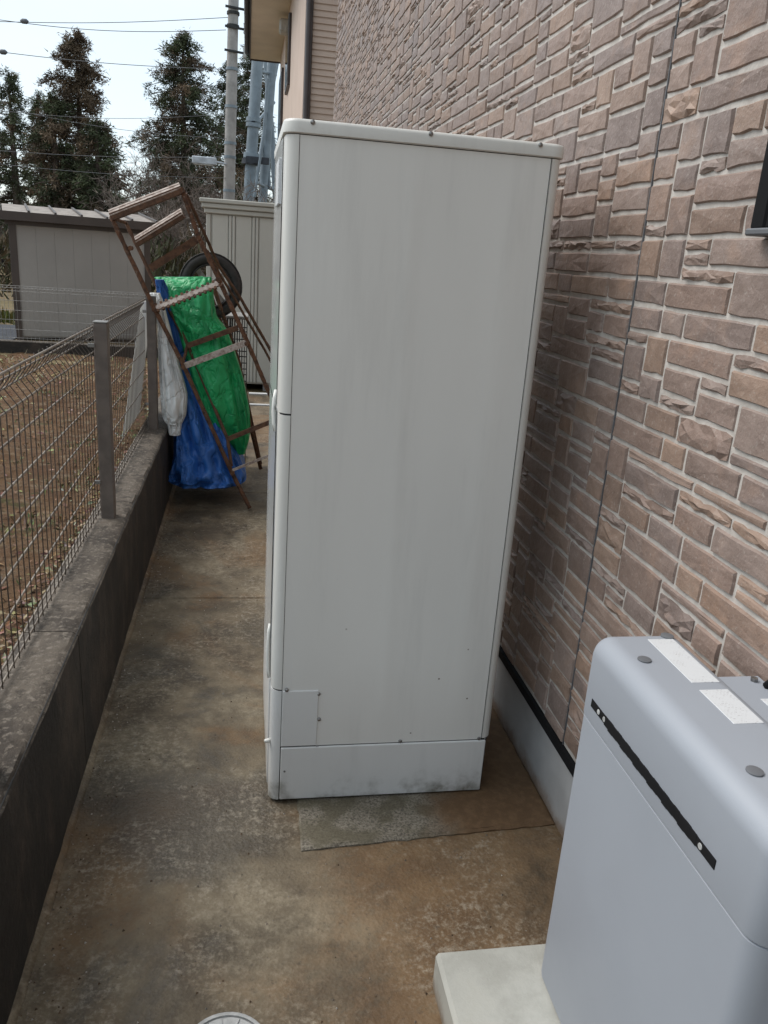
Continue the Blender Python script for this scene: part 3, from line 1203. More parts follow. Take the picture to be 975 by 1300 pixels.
# grip tread with toothed edges
A, B = F(196, 392, .0), F(282, 358, .0)
s = step(A, B, .034, .012, 'pale_tread', (0, -.75, .66))
dv = (B - A)
nrm = Vector((0, -.75, .66))
ex = dv.normalized()
acr = ex.cross(nrm).normalized()
for sgn in (-1, 1):
    for k in range(13):
        p = A + dv * ((k + .5) / 13) + acr * (sgn * .020)
        m = MB(); m.bar(p - ex * .007, p + ex * .007, .016, .015, nrm)
        m.build('tooth', MT['rusty_steel'], s)
step(F(238, 439, .10), F(302, 416, .10), .02, .03, 'rust_brown', up)
step(F(233, 465), F(313, 435), .018, .034, 'pale_tread', up)
step(F(290, 557, .05), F(370, 525, .05), .02, .026, 'rust_brown', up)
step(F(295, 597), F(372, 566), .014, .014, 'pale_tread', up)
# hooks / bolts
for (u, v) in ((231, 241), (252, 302), (277, 355), (313, 436), (196, 393), (233, 466), (295, 600), (166, 315)):
    m = MB(); p = F(u, v, -.005); m.tube([p + Vector((0, -.022, 0)), p + Vector((0, .02, 0))], .013, 8)
    m.build('bolt', MT['rusty_steel'], lad, smooth=True, auto=40)


# ------------------------------------------------------------------ tarps and cloth


def cloth_bundle(name, rows, mat, label, cat, seed=0, folds=7, famp=.22, nseg=72, sub=9, sx=2.4, power=.75):
    """rows: (v, u_left, u_right, y, half_depth)"""
    pts = []
    R_ = []
    for a, b in zip(rows, rows[1:]):
        for i in range(sub):
            f_ = i / sub
            R_.append([p + (q - p) * f_ for p, q in zip(a, b)])
    R_.append(list(rows[-1]))
    # smooth
    A_ = np.array(R_, float)
    for _ in range(4):
        A_[1:-1] = A_[1:-1] * .5 + (A_[:-2] + A_[2:]) * .25
    rings = []
    for j, (v, ul, ur, y, hd) in enumerate(A_):
        l, r = ony(ul, v, y), ony(ur, v, y)
        c_ = (l + r) / 2
        hw = (r - l).length / 2
        ax = (r - l).normalized()
        tt = j / len(A_)
        ring = []
        for k in range(nseg):
            a = 2 * math.pi * k / nseg
            ca, sa = math.cos(a), math.sin(a)
            cx = math.copysign(abs(ca) ** power, ca)
            sy = math.copysign(abs(sa) ** power, sa)
            q1 = nz(math.cos(a) * folds * .5 + seed, math.sin(a) * folds * .5, tt * sx)
            q2 = 1 - abs(nz(math.cos(a) * folds * .9 + seed * 3, math.sin(a) * folds * .9 + tt * 3, tt * sx * 2.4)) * 2
            q3 = nz(ca * 9 + seed, sa * 9, tt * 14)
            f_ = famp * (.8 * q1 + .8 * q2 - .35 + .10 * q3)
            p = c_ + ax * (cx * hw * (1 + .30 * f_ * abs(sa))) + Vector((0, sy * hd * (1 + 1.3 * f_), .25 * hd * f_))
            ring.append(tuple(p))
        rings.append(ring)
    m = MB()
    # close the ends softly
    top = rings[0]
    ct = [sum(p[i] for p in top) / nseg for i in range(3)]
    bot = rings[-1]
    cb_ = [sum(p[i] for p in bot) / nseg for i in range(3)]
    first = [[ct[i] + (p[i] - ct[i]) * .3 for i in range(3)] for p in top]
    last = [[cb_[i] + (p[i] - cb_[i]) * .3 for i in range(3)] for p in bot]
    m.rings([first] + rings + [last])
    for i in range(len(m.f)):
        m.f[i] = m.f[i][::-1]
    o = m.build(name, MT[mat], smooth=True, loc=(cb_[0], cb_[1], cb_[2]))
    return tag(o, label, cat)


cloth_bundle('blue_tarp', [(355, 197, 208, 4.88, .03), (375, 200, 217, 4.92, .05), (410, 204, 230, 4.97, .08), (450, 211, 241, 5.0, .11), (500, 219, 264, 4.99, .16), (545, 221, 286, 4.95, .20), (575, 221, 303, 4.93, .23), (596, 217, 312, 4.92, .27), (604, 215, 313, 4.92, .28)],
             'blue_tarp', 'crumpled blue tarpaulin heaped on the path below the green bundle', 'tarpaulin', 3, 8, .34)
cloth_bundle('green_tarp', [(352, 196, 268, 5.03, .05), (362, 203, 270, 5.0, .09), (385, 212, 272, 4.96, .11), (402, 220, 275, 4.95, .12), (419, 226, 288, 4.94, .13), (440, 232, 296, 4.94, .14), (480, 243, 309, 4.94, .15), (520, 259, 317, 4.93, .14), (545, 272, 318, 4.93, .12), (560, 286, 316, 4.93, .09), (575, 296, 311, 4.93, .05)],
             'green_tarp', 'glossy green tarpaulin wrapped round an upright bundle behind the step frame', 'tarpaulin', 11, 6, .30)
cloth_bundle('white_cloth', [(372, 190, 203, 4.80, .02), (382, 192, 207, 4.80, .04), (410, 200, 214, 4.80, .06), (450, 201, 224, 4.79, .07), (500, 204, 238, 4.78, .08), (525, 206, 237, 4.78, .08), (534, 209, 233, 4.78, .07), (538, 213, 231, 4.78, .06), (548, 214, 231, 4.78, .055), (551, 215, 230, 4.78, .05)],
             'white_cloth', 'folded white cloth hanging from the fence post over the low wall', 'cloth', 23, 5, .30)
# leaning white sheet on the yard side of the fence
m = MB()
pts = [onx(157, 552, -.665), onx(196, 512, -.64), onx(193, 379, -.575), onx(181, 384, -.575)]
pts[1].y = pts[0].y + .72; pts[1].z = pts[0].z - .012; pts[1].x = -.665
ptsb = [p + Vector((-.007, 0, 0)) for p in pts]
m.add(pts + ptsb, [(3, 2, 1, 0), (4, 5, 6, 7), (0, 1, 5, 4), (1, 2, 6, 5), (2, 3, 7, 6), (3, 0, 4, 7)])
tag(m.build('white_board', MT['white_sheet'], loc=tuple(pts[0])), 'thin white board leaning behind the fence mesh on the soil', 'board')

# ------------------------------------------------------------------ upended wheelbarrow behind the green tarp
WY = 5.28
wc = ony(267, 363, WY)
bar = thing('wheelbarrow', 'upended wheelbarrow with a black tyre showing above the green tarpaulin', 'wheelbarrow', (wc.x, WY, 0))
ez = Vector((.28, -.95, .08)).normalized()            # axle direction
ex_ = Vector((0, 0, 1)).cross(ez).normalized()
ey_ = ez.cross(ex_)


def wheel_ring(Rm, prof, mat, name, parent, c=wc):
    m = MB()
    rr = []
    for k in range(41):
        a = 2 * math.pi * k / 40
        d = ex_ * math.cos(a) + ey_ * math.sin(a)
        rr.append([tuple(c + d * (Rm + pr) + ez * pz) for pr, pz in prof])
    m.rings(rr, False, False)
    return m.build(name, MT[mat], parent, smooth=True)


circ = [(.034 * math.cos(rad(q)), .036 * math.sin(rad(q))) for q in range(0, 360, 30)]
ty = wheel_ring(.164, circ, 'tyre_rubber', 'tyre', bar)
wheel_ring(.164, [(.033 + .004 * math.cos(rad(q)), .004 * math.sin(rad(q)) + .02) for q in range(0, 360, 60)], 'tyre_rubber', 'tread_ridge', ty)
rm = wheel_ring(.128, [(.008 * math.cos(rad(q)), .03 * math.sin(rad(q))) for q in range(0, 360, 45)], 'tyre_rubber', 'rim', bar)
m = MB(); m.tube([wc - ez * .06, wc + ez * .06], .028, 14); m.build('hub', MT['wheel_rim'], rm, smooth=True, auto=40)
for k in range(4):
    a = rad(40 + 90 * k)
    d = ex_ * math.cos(a) + ey_ * math.sin(a)
    m = MB(); m.bar(wc + d * .02, wc + d * .126, .03, .008, ez); m.build('spoke', MT['wheel_rim'], rm)
for dy in (-.07, .07):
    a, b = wc + ez * dy, Vector((wc.x + .34, WY + .25 + dy, .02))
    m = MB(); m.tube([a, a.lerp(b, .4) + Vector((.03, 0, .02)), b], .013, 8)
    m.build('handle', MT['rusty_steel'], bar, smooth=True)
m = MB()
tr = lambda s, z: [(wc.x - .06 + sx * .15 * s + .10 * (1 - z), WY + .22 + sy * .12 * s, .30 + .65 * z) for sx, sy in ((-1, -1), (1, -1), (1, 1), (-1, 1))]
m.rings([tr(.55, 0), tr(1, .35), tr(1, .8), tr(.7, 1)])
m.build('tray', MT['rust_brown'], bar)
# dark wire crate
cr0 = ony(289, 404, 5.6)
cr1 = ony(309, 440, 5.6)
crate = thing('wire_crate', 'dark wire crate standing behind the wheelbarrow wheel', 'crate', ((cr0.x + .18), 5.75, 0))
x0, x1, z1 = cr0.x - .12, cr0.x + .13, cr0.z
m = MB()
for k in range(13):
    z = .02 + (z1 - .02) * k / 12
    m.tube([(x0, 5.6, z), (x1, 5.6, z), (x1, 5.9, z), (x0, 5.9, z), (x0, 5.6, z)], .004, 5)
for k in range(16):
    x = x0 + (x1 - x0) * k / 15
    for y in (5.6, 5.9):
        m.tube([(x, y, .0), (x, y, z1)], .003, 5)
m.build('wire_sides', MT['seam_dark'], crate)
m = MB()
m.cbox((x0 - .01, 5.585, z1), (x1 + .01, 5.915, z1 + .02), .004)
m.build('top_rim', MT['wheel_rim'], crate)
# white rack behind the tank
rk = thing('white_rack', 'small white tubular rack half hidden behind the tank', 'rack', (.25, 6.1, 0))
za, zb = ony(328, 500, 6.1).z, ony(328, 514, 6.1).z
xl = ony(316, 500, 6.1).x
for z in (za, zb):
    m = MB(); m.tube([(xl, 6.1, z), (xl + .62, 6.1, z)], .009, 8); m.build('bar', MT['white_rod'], rk, smooth=True)
for x in (xl + .30, xl + .57):
    for dy in (0, .3):
        m = MB(); m.tube([(x + .25 * 0, 6.1 + dy, 0), (x, 6.1 + dy, za + .01)], .009, 8); m.build('leg', MT['white_rod'], rk, smooth=True)
    m = MB(); m.tube([(x, 6.1, za), (x, 6.4, za)], .009, 8); m.build('side_bar', MT['white_rod'], rk, smooth=True)

# ------------------------------------------------------------------ cream storage shed at the end of the path
sh = thing('cream_storage_shed', 'cream ribbed metal storage shed at the end of the path', 'shed', (.2, 9.3, 0))
SX0, SX1, SY, ST = -.412, .86, 8.9, 1.80
m = MB(); m.box((SX0 + .012, SY + .012, .06), (SX1 - .012, 10.1, ST)); m.build('wall', MT['cream_metal'], sh)
m = MB(); m.cbox((SX0, SY - .012, .05), (SX0 + .045, SY + .03, ST), .006); m.build('corner_post', MT['cream_trim'], sh)
m = MB(); m.cbox((SX1 - .045, SY - .012, .05), (SX1, SY + .03, ST), .006); m.build('corner_post', MT['cream_trim'], sh)
x = SX0 + .06
k = 0
while x < SX1 - .1:
    w = (.17, .035, .035)[k % 3]
    m = MB(); m.cbox((x, SY - (.004 if w > .1 else .014), .075), (x + w - .008, SY + .013, ST - .005), .004)
    m.build('wall_rib', MT['cream_metal'], sh)
    x += w
    k += 1
for (z0, z1, o_) in ((ST, ST + .05, .02), (ST + .05, ST + .10, .045), (ST + .10, ST + .145, .065)):
    m = MB(); m.cbox((SX0 - o_, SY - .02 - o_, z0), (SX1 + o_, 10.14 + o_, z1 - .002), .008)
    m.build('cornice', MT['cream_trim'], sh)
for x in (SX0 + .1, .2, SX1 - .15):
    m = MB(); m.cbox((x, SY + .05, -.03), (x + .12, 10.0, .06), .005); m.build('footing', MT['pole_concrete'], sh)

# ------------------------------------------------------------------ brown storage shed in the yard
A = Vector((-3.27, 12.45, 0)); B = Vector((-1.42, 12.95, 0))
dx = (B - A).normalized(); dn = Vector((-dx.y, dx.x, 0))
bs_ = thing('brown_storage_shed', 'low grey panelled storage shed with brown fascia and flat roof', 'shed', tuple((A + B) / 2 + dn * .6))
LW = (B - A).length
HF, HBk, DP = 1.66, 1.80, 1.5


def sbox(m, a0, a1, d0, d1, z0, z1, c=.006):
    vs = []
    for z in (z0, z1):
        for (s_, d_) in ((a0, d0), (a1, d0), (a1, d1), (a0, d1)):
            vs.append(tuple(A + dx * s_ + dn * d_ + Vector((0, 0, z))))
    return m.add(vs, [(3, 2, 1, 0), (4, 5, 6, 7), (0, 1, 5, 4), (1, 2, 6, 5), (2, 3, 7, 6), (3, 0, 4, 7)])


m = MB(); sbox(m, .03, LW - .03, .03, DP - .03, .02, HF - .02); m.build('wall', MT['shed_grey'], bs_)
npan = 7
for k in range(npan):
    a0 = .09 + (LW - .18) * k / npan
    m = MB(); sbox(m, a0 + .001, a0 + (LW - .18) / npan - .001, .012, .032, .04, HF - .09); m.build('wall_panel', MT['shed_grey'], bs_)
for a0 in (0, LW - .09):
    for d0 in (0, DP - .09):
        m = MB(); sbox(m, a0, a0 + .09, d0, d0 + .09, -.02, HF - .01); m.build('corner_post', MT['shed_brown'], bs_)
m = MB(); sbox(m, -.05, LW + .05, -.02, .03, HF - .085, HF - .03); m.build('door_rail', MT['shed_brown'], bs_)
m = MB(); sbox(m, -.13, LW + .13, -.16, -.10, HF - .03, HF + .085); m.build('fascia', MT['shed_brown'], bs_)
for a0 in (-.13, LW + .09):
    m = MB()
    vs = []
    for (z0_, z1_, d_) in ((HF - .03, HF + .085, -.10), (HBk - .03, HBk + .085, DP + .1)):
        for (s_, z_) in ((a0, z0_), (a0 + .04, z0_), (a0 + .04, z1_), (a0, z1_)):
            vs.append(tuple(A + dx * s_ + dn * d_ + Vector((0, 0, z_))))
    m.add(vs, [(3, 2, 1, 0), (4, 5, 6, 7), (0, 1, 5, 4), (1, 2, 6, 5), (2, 3, 7, 6), (3, 0, 4, 7)])
    m.build('verge_trim', MT['shed_brown'], bs_)
npn = 6
for k in range(npn):
    a0, a1 = -.08 + (LW + .16) * k / npn, -.08 + (LW + .16) * (k + 1) / npn
    vs = []
    for z_ in (0, .02):
        for (s_, d_, zz) in ((a0 + .012, -.11, HF + .06), (a1 - .012, -.11, HF + .06), (a1 - .012, DP + .1, HBk + .06), (a0 + .012, DP + .1, HBk + .06)):
            vs.append(tuple(A + dx * s_ + dn * d_ + Vector((0, 0, zz + z_))))
    m = MB(); m.add(vs, [(3, 2, 1, 0), (4, 5, 6, 7), (0, 1, 5, 4), (1, 2, 6, 5), (2, 3, 7, 6), (3, 0, 4, 7)])
    rp = m.build('roof_panel', MT['shed_roof'], bs_)
    vs = []
    for z_ in (0, .05):
        for (s_, d_, zz) in ((a1 - .014, -.12, HF + .06), (a1 + .014, -.12, HF + .06), (a1 + .014, DP + .1, HBk + .06), (a1 - .014, DP + .1, HBk + .06)):
            vs.append(tuple(A + dx * s_ + dn * d_ + Vector((0, 0, zz + z_))))
    m = MB(); m.add(vs, [(3, 2, 1, 0), (4, 5, 6, 7), (0, 1, 5, 4), (1, 2, 6, 5), (2, 3, 7, 6), (3, 0, 4, 7)])
    m.build('roof_seam', MT['shed_brown'], bs_)

# far kerb and light mesh fence in front of it
FY = 11.15
m = MB(); m.cbox((-9, FY - .06, -.2), (-.55, FY + .06, .135), .01)
tag(m.build('low_kerb', MT['kerb_concrete']), 'low dark kerb at the far edge of the soil in front of the shed', 'kerb')
ff = thing('wire_fence', 'pale thin wire fence in front of the grey shed', 'fence', (-2.5, FY, .13))
m = MB()
x = -8.9
while x < -.6:
    m.tube([(x, FY, .13), (x, FY, .78), (x, FY - .025, .80), (x, FY, .825)], .0022, 4)
    x += .05
o = m.build('vertical_wires', MT['wire_light'], ff); o['kind'] = 'stuff'
for z in (.17, .28, .40, .52, .64, .76, .80, .825):
    m = MB(); m.tube([(-8.9, FY - .004 - (.024 if z == .80 else 0), z), (-.6, FY - .004 - (.024 if z == .80 else 0), z)], .0026, 5)
    m.build('horizontal_wire', MT['wire_light'], ff)
for x in (-8.8, -6.8, -4.8, -.8):
    m = MB(); m.cbox((x - .02, FY + .005, .13), (x + .02, FY + .045, .84), .003); m.build('post', MT['fence_brown'], ff)

# ------------------------------------------------------------------ neighbouring house
NX, NY0, NY1, NZ = .70, 11.6, 20.4, 5.62
nb = thing('neighbour_house', 'pinkish beige neighbouring house with brown eave and downpipe', 'house', (3, 16, 0))
m = MB(); m.box((NX, NY0, 0), (8, NY1, NZ + .3)); m.build('wall', MT['neighbour_siding'], nb)
m = MB()
for k in range(70):
    z = .4 + k * .0745
    m.add([(NX + .1, NY0 - .004, z), (7.9, NY0 - .004, z), (7.9, NY0 - .016, z + .004), (NX + .1, NY0 - .016, z + .004), (NX + .1, NY0 - .001, z + .066), (7.9, NY0 - .001, z + .066)],
          [(0, 1, 2, 3), (3, 2, 5, 4)])
o = m.build('lap_boards', MT['neighbour_siding'], nb); o['kind'] = 'stuff'
m = MB(); m.box((.03, NY0 - .5, NZ), (8.6, NY1 + .5, NZ + .03)); m.build('soffit', MT['soffit'], nb)
m = MB(); m.cbox((.0, NY0 - .52, NZ - .03), (.03, NY1 + .52, NZ + .22), .005); m.build('fascia', MT['dark_brown'], nb)
m = MB(); m.cbox((.0, NY1 + .5, NZ - .03), (8.6, NY1 + .53, NZ + .22), .005); m.build('fascia', MT['dark_brown'], nb)
m = MB(); m.tube([(-.05, NY0 - .5, NZ + .13), (-.05, NY1 + .5, NZ + .13)], .06, 10); m.build('gutter', MT['dark_brown'], nb, smooth=True)
m = MB()
m.add([(-.02, NY0 - .55, NZ + .22), (8.7, NY0 - .55, NZ + .22), (8.7, NY1 + .55, NZ + .22), (-.02, NY1 + .55, NZ + .22), (4.3, NY0 + 3, NZ + 2), (4.3, NY1 - 3, NZ + 2)],
      [(3, 2, 1, 0), (0, 1, 4), (2, 3, 5), (0, 4, 5, 3), (1, 2, 5, 4)])
m.build('roof', MT['roof_tile'], nb)
m = MB(); m.tube([(NX + .05, NY0 - .05, .1), (NX + .05, NY0 - .05, NZ)], .045, 10); m.build('downpipe', MT['dark_brown'], nb, smooth=True, auto=40)
for (ya, yb, za, zb) in ((15.4, 16.4, 4.2, 5.3), (18.2, 19.6, 3.7, 5.0), (15.2, 17.6, .9, 2.6)):
    m = MB(); m.cbox((NX - .05, ya, za), (NX + .01, yb, zb), .01); w = m.build('window', MT['dark_brown'], nb)
    m = MB(); m.box((NX - .055, ya + .07, za + .07), (NX - .04, yb - .07, zb - .07)); m.build('pane', MT['window_glass'], w)
p = ony(362.5, 37, 17.0)
m = MB(); m.cbox((NX - .16, 16.7, p.z - .11), (NX + .01, 17.0, p.z + .11), .03); m.build('vent_hood', MT['porcelain'], nb)

# ------------------------------------------------------------------ utility pole, lines, steel tower
PYY = 24.0
pb, pt_ = ony(290.5, 260, PYY), ony(296.5, 0, PYY)
pole = thing('utility_pole', 'grey concrete utility pole with bands and insulators', 'utility pole', (pb.x, PYY, 0))
dirp = (pt_ - pb).normalized()
base = pb + dirp * (-pb.z / dirp.z)
topp = base + dirp * 9.2
m = MB(); m.tube([base - dirp * .5, base + dirp * 4.6, topp], [.17, .148, .125], 14); m.build('shaft', MT['pole_concrete'], pole, smooth=True, auto=40)
for h in (2.9, 3.75, 4.1, 5.0, 5.9, 6.9, 7.2):
    p = base + dirp * h
    m = MB(); m.tube([p, p + dirp * .07], .165, 12); m.build('band', MT['galvanised'] if h < 6 else MT['seam_dark'], pole, smooth=True, auto=40)
for h in (6.35, 6.9, 7.35):
    p = base + dirp * h
    m = MB(); m.bar(p + Vector((-.2, -.15, 0)), p + Vector((.62, -.15, -.06)), .05, .05); ar = m.build('crossarm', MT['seam_dark'], pole)
    for xo in (.32, .55):
        q = p + Vector((xo, -.15, -.02))
        m = MB(); m.tube([q + Vector((0, 0, -.14)), q + Vector((0, 0, -.1)), q, q + Vector((0, 0, .13))], [.02, .05, .035, .05], 8); m.build('insulator', MT['porcelain'], ar, smooth=True)
lp = ony(259, 204, PYY - .3)
sl_ = thing('street_light', 'flat grey street light on an arm from the utility pole', 'street light', tuple(lp))
a_, b_ = ony(244, 203, PYY - .3), ony(275, 205, PYY - .3)
m = MB(); m.cbox((a_.x, PYY - .42, a_.z - .09), (b_.x, PYY - .2, a_.z + .10), .02); m.build('housing', MT['lamp_grey'], sl_)
m = MB(); m.cbox((a_.x + .05, PYY - .40, a_.z - .11), (b_.x - .1, PYY - .22, a_.z - .088), .005); m.build('lens', MT['porcelain'], sl_)
m = MB(); m.tube([(b_.x - .05, PYY - .3, a_.z), (pb.x, PYY - .05, a_.z - .02)], .03, 8); m.build('arm', MT['lamp_grey'], sl_)

WIRES = [((-30, 26.5), (291, 22)), ((-30, 21), (287, 38)), ((-30, 62), (283, 88)), ((-30, 137), (288, 145)), ((-30, 189), (286, 199)), ((-30, 128), (288, 176)), ((-30, 205), (287, 226))]
for i, (a, b) in enumerate(WIRES):
    P = []
    for k in range(25):
        f_ = k / 24
        u, v = a[0] + (b[0] - a[0]) * f_, a[1] + (b[1] - a[1]) * f_
        P.append(ony(u, v + 9 * math.sin(math.pi * f_) * (1 if i % 2 else .5), 24 - .02 * i))
    P = [P[0] + (P[0] - P[1]) * (10 - q) for q in range(10)] + P
    m = MB(); m.tube(P, .0085 if i < 3 else .006, 5)
    tag(m.build('power_line', MT['cable_black'], loc=tuple(P[-1])), ['uppermost black power line running to the utility pole', 'power line meeting the pole at its second crossarm', 'power line meeting the pole below the crossarms',
         'cable joined to the pole just above the street light', 'cable joined to the pole at street light height', 'thin cable between street light and upper cables', 'lowest thin cable on the utility pole'][i], 'power line', 'lines on the utility pole')
for (u, v, y) in ((31, 27, 23.98), (4, 66, 23.9)):
    q = ony(u, v, y)
    m = MB(); m.tube([q - Vector((.1, 0, 0)), q - Vector((.05, 0, 0)), q + Vector((.05, 0, 0)), q + Vector((.1, 0, 0))], [.02, .06, .06, .02], 8)
    tag(m.build('line_spacer', MT['cable_black'], loc=tuple(q), smooth=True), 'dark spacer clamped on the uppermost power line' if u > 20 else 'dark spacer clamped on the power line below the two upper lines', 'spacer', 'spacers on the power lines')
# steel tower
TYY = 29.0
tw = thing('steel_tower', 'blue grey tubular steel transmission tower beside the neighbouring house', 'steel tower', tuple(ony(330, 330, TYY).xy) + (0,))
P_ = lambda u, v, d=0: ony(u, v, TYY + d)


def tleg(name, pts, r, mat='galvanised'):
    m = MB(); m.tube(pts, r, 12); return m.build(name, MT[mat], tw, smooth=True, auto=40)


g0, g1 = P_(314, 280), P_(328, 60)
dd = g1 - g0
leg1 = tleg('leg', [g0 + dd * (-g0.z / dd.z), g0, g1, g1 + dd * .6], .185)
tleg('leg', [P_(331, 290, 1), P_(337, 200, 1), P_(348, 40, 1)], .16)
tleg('leg', [P_(352, 290, 2.5), P_(345, 170, 2.5), P_(338, 84, 2.5), P_(334, 20, 2.5)], .10)
tleg('brace', [P_(316, 270), P_(352, 80, 2.0)], .06)
tleg('brace', [P_(322, 160), P_(348, 130, 1.5)], .05)
tleg('brace', [P_(320, 230), P_(345, 240, 1.5)], .06)
tleg('brace', [P_(326, 90), P_(350, 95, 1.5)], .05)
tleg('brace', [P_(338, 90, 1), P_(342, 240, 1)], .05)
tleg('ladder_pipe', [P_(323, 250, -.4), P_(335, 170, -.4), P_(340, 100, -.4)], .045)
for (v, mt_, r) in ((203, 'band_black', .30), (195, 'galvanised', .26), (150, 'galvanised', .24), (155, 'galvanised', .24)):
    p = g0 + dd * ((280 - v) / 220)
    m = MB(); m.tube([p - dd.normalized() * .08, p + dd.normalized() * .08], r, 14); m.build('flange', MT[mt_], tw, smooth=True, auto=40)
p = P_(322, 204)
m = MB(); m.bar(p + Vector((-.25, -.2, 0)), p + Vector((.5, -.2, 0)), .2, .2); m.build('cable_box', MT['band_black'], tw)

# ------------------------------------------------------------------ trees


def conifer(label, u, vtop, y, wpx, seed, brown=.5, zb=.12, lean=0.0, dens=1.0, group='conifers beyond the yard', droop=.35, ptop=.55):
    r = random.Random(seed)
    tp = ony(u, vtop, y)
    H = tp.z
    Wd = wpx / FPX * y / 2 * 1.12
    t = thing('conifer_tree', label, 'tree', (tp.x, y, 0), group)
    m = MB()
    P = [(tp.x + lean * (1 - i / 12) + .08 * nz(i, seed), y + .08 * nz(i, seed, 5), H * i / 12 * .985 - (.05 if i == 0 else 0)) for i in range(13)]
    m.tube(P, [.24 * (1 - i / 12.5) + .015 for i in range(13)], 8)
    cr = MB()
    n = int(200 * dens * H / 10)
    for k in range(n):
        f_ = zb + (1 - zb) * (k + r.random()) / n
        z = H * f_
        prof = (1 - f_) ** ptop * 1.35 if f_ > .45 else 1.0 * (.75 + .5 * f_)
        prof = min(1.0, prof)
        L = Wd * prof * r.choice((.45, .7, .9, 1.0, 1.25)) * r.uniform(.85, 1.1) + .12
        a = r.random() * 6.283
        cz = H * f_ * .985
        i0 = min(11, int(f_ * 12))
        bx, by = P[i0][0], P[i0][1]
        ca, sa = math.cos(a), math.sin(a)
        pts = []
        for q in range(6):
            s_ = q / 5
            pts.append(Vector((bx + ca * L * s_, by + sa * L * s_, cz + L * (.18 * s_ - droop * s_ * s_))))
        m.tube(pts, [.035 * (1 - f_) + .012 - .008 * q / 5 for q in range(6)], 4, False)
        clump = r.uniform(.55, 1.4)
        isb = r.random() < brown * (1.3 if f_ > .4 else .5)
        base_c = (.14, .10, .064) if isb else (.068, .082, .04)
        npf = max(2, int(2.2 + L * 2.2))
        for pf in range(npf):
            s_ = (.25 + .75 * (pf + r.random()) / npf) if L > .5 else r.uniform(.1, 1)
            ii = min(4, int(s_ * 5))
            c0 = pts[ii].lerp(pts[ii + 1], s_ * 5 - ii)
            pr = r.uniform(.13, .26) * (.7 + .4 * min(1, L))
            c0 = c0 + Vector((r.gauss(0, .07), r.gauss(0, .07), r.gauss(0, .08)))
            out = Vector((ca, sa, .1))
            sh_ = clump * r.uniform(.8, 1.25)
            for q in range(int(44 * dens)):
                d = (out * .7 + Vector((r.gauss(0, .8), r.gauss(0, .8), r.gauss(0, .75)))).normalized()
                c_ = c0 + Vector((r.gauss(0, pr * .5), r.gauss(0, pr * .5), r.gauss(0, pr * .42)))
                w = Vector((r.gauss(0, 1), r.gauss(0, 1), r.gauss(0, 1))).cross(d)
                w = w.normalized() if w.length > .01 else Vector((1, 0, 0))
                ln, wd = r.uniform(.09, .22), r.uniform(.012, .026)
                k_ = sh_ * r.uniform(.7, 1.3)
                cr.col = tuple(x * k_ for x in base_c)
                cr.add([c_ - w * wd, c_ + w * wd, c_ + d * ln], [(0, 1, 2)])
    m.build('trunk', MT['bark'], t, smooth=True)
    cr.build('crown', MT['foliage'], t)
    return t


conifer('narrow dark green conifer at the open left end of the tree row', 10, 88, 40, 66, 1, .12, .16, dens=.8)
conifer('small slender conifer between the narrow dark tree and the reddish tree', 47, 116, 44, 44, 2, .25, .1, dens=.8)
conifer('tall reddish brown conifer with a broad green skirt above the grey shed', 96, 38, 34, 88, 3, .72, .04, dens=1.15)
conifer('bushy green conifer tucked against the reddish brown conifer', 66, 118, 33, 70, 4, .30, .03, dens=1.0)
conifer('young green conifer rising behind the rusty step frame', 122, 150, 32, 56, 5, .15, .03, dens=.9)
conifer('tall pointed dark conifer beside the utility pole', 232, 38, 38, 96, 6, .3, .22, dens=1.05)
conifer('dark conifer right behind the utility pole', 292, 75, 44, 62, 7, .15, .1, dens=.9)
conifer('dark conifer behind the steel tower', 322, 40, 46, 54, 8, .15, .1, dens=.9)
conifer('low dark conifer behind the bare thicket', 205, 175, 42, 60, 9, .15, .05, dens=.9)


def bare(label, u, vtop, y, wpx, seed, n0=5, name='bare_tree', cat='tree', group='bare trees and bushes beyond the yard', depth=5, mat='twig'):
    r = random.Random(seed)
    tp = ony(u, vtop, y)
    H = tp.z
    Wd = wpx / FPX * y / 2
    t = thing(name, label, cat, (tp.x, y, 0), group)
    m, tw_ = MB(), MB()

    def grow(p, d, L, rad_, dep):
        mb = m if dep >= depth - 1 else tw_
        pts = [p]
        q = p
        for i in range(4):
            d = (d + Vector((r.gauss(0, .16), r.gauss(0, .16), r.gauss(.03, .12)))).normalized()
            q = q + d * (L / 4)
            pts.append(q)
        mb.tube(pts, [rad_ * (1 - .12 * i) for i in range(5)], 5 if dep >= depth - 1 else 3, False)
        if dep <= 0:
            return
        for k in range(r.choice((2, 3, 3)) if dep > 1 else 3):
            i = r.randint(2, 4)
            nd = (d + Vector((r.gauss(0, .6), r.gauss(0, .6), r.gauss(.1, .4)))).normalized()
            grow(pts[i], nd, L * r.uniform(.58, .8), max(.008, rad_ * .55), dep - 1)
    for k in range(n0):
        a = r.random() * 6.28
        sp_ = r.uniform(.1, .6) if n0 > 1 else .1
        grow(Vector((tp.x + r.uniform(-.3, .3) * Wd, y + r.uniform(-.5, .5), -.05)), Vector((math.cos(a) * sp_, math.sin(a) * sp_, 1)).normalized(), H * r.uniform(.28, .36), .07 if n0 < 4 else .035, depth)
    m.build('trunk', MT['bark'], t, smooth=True)
    tw_.build('crown', MT[mat], t)
    return t


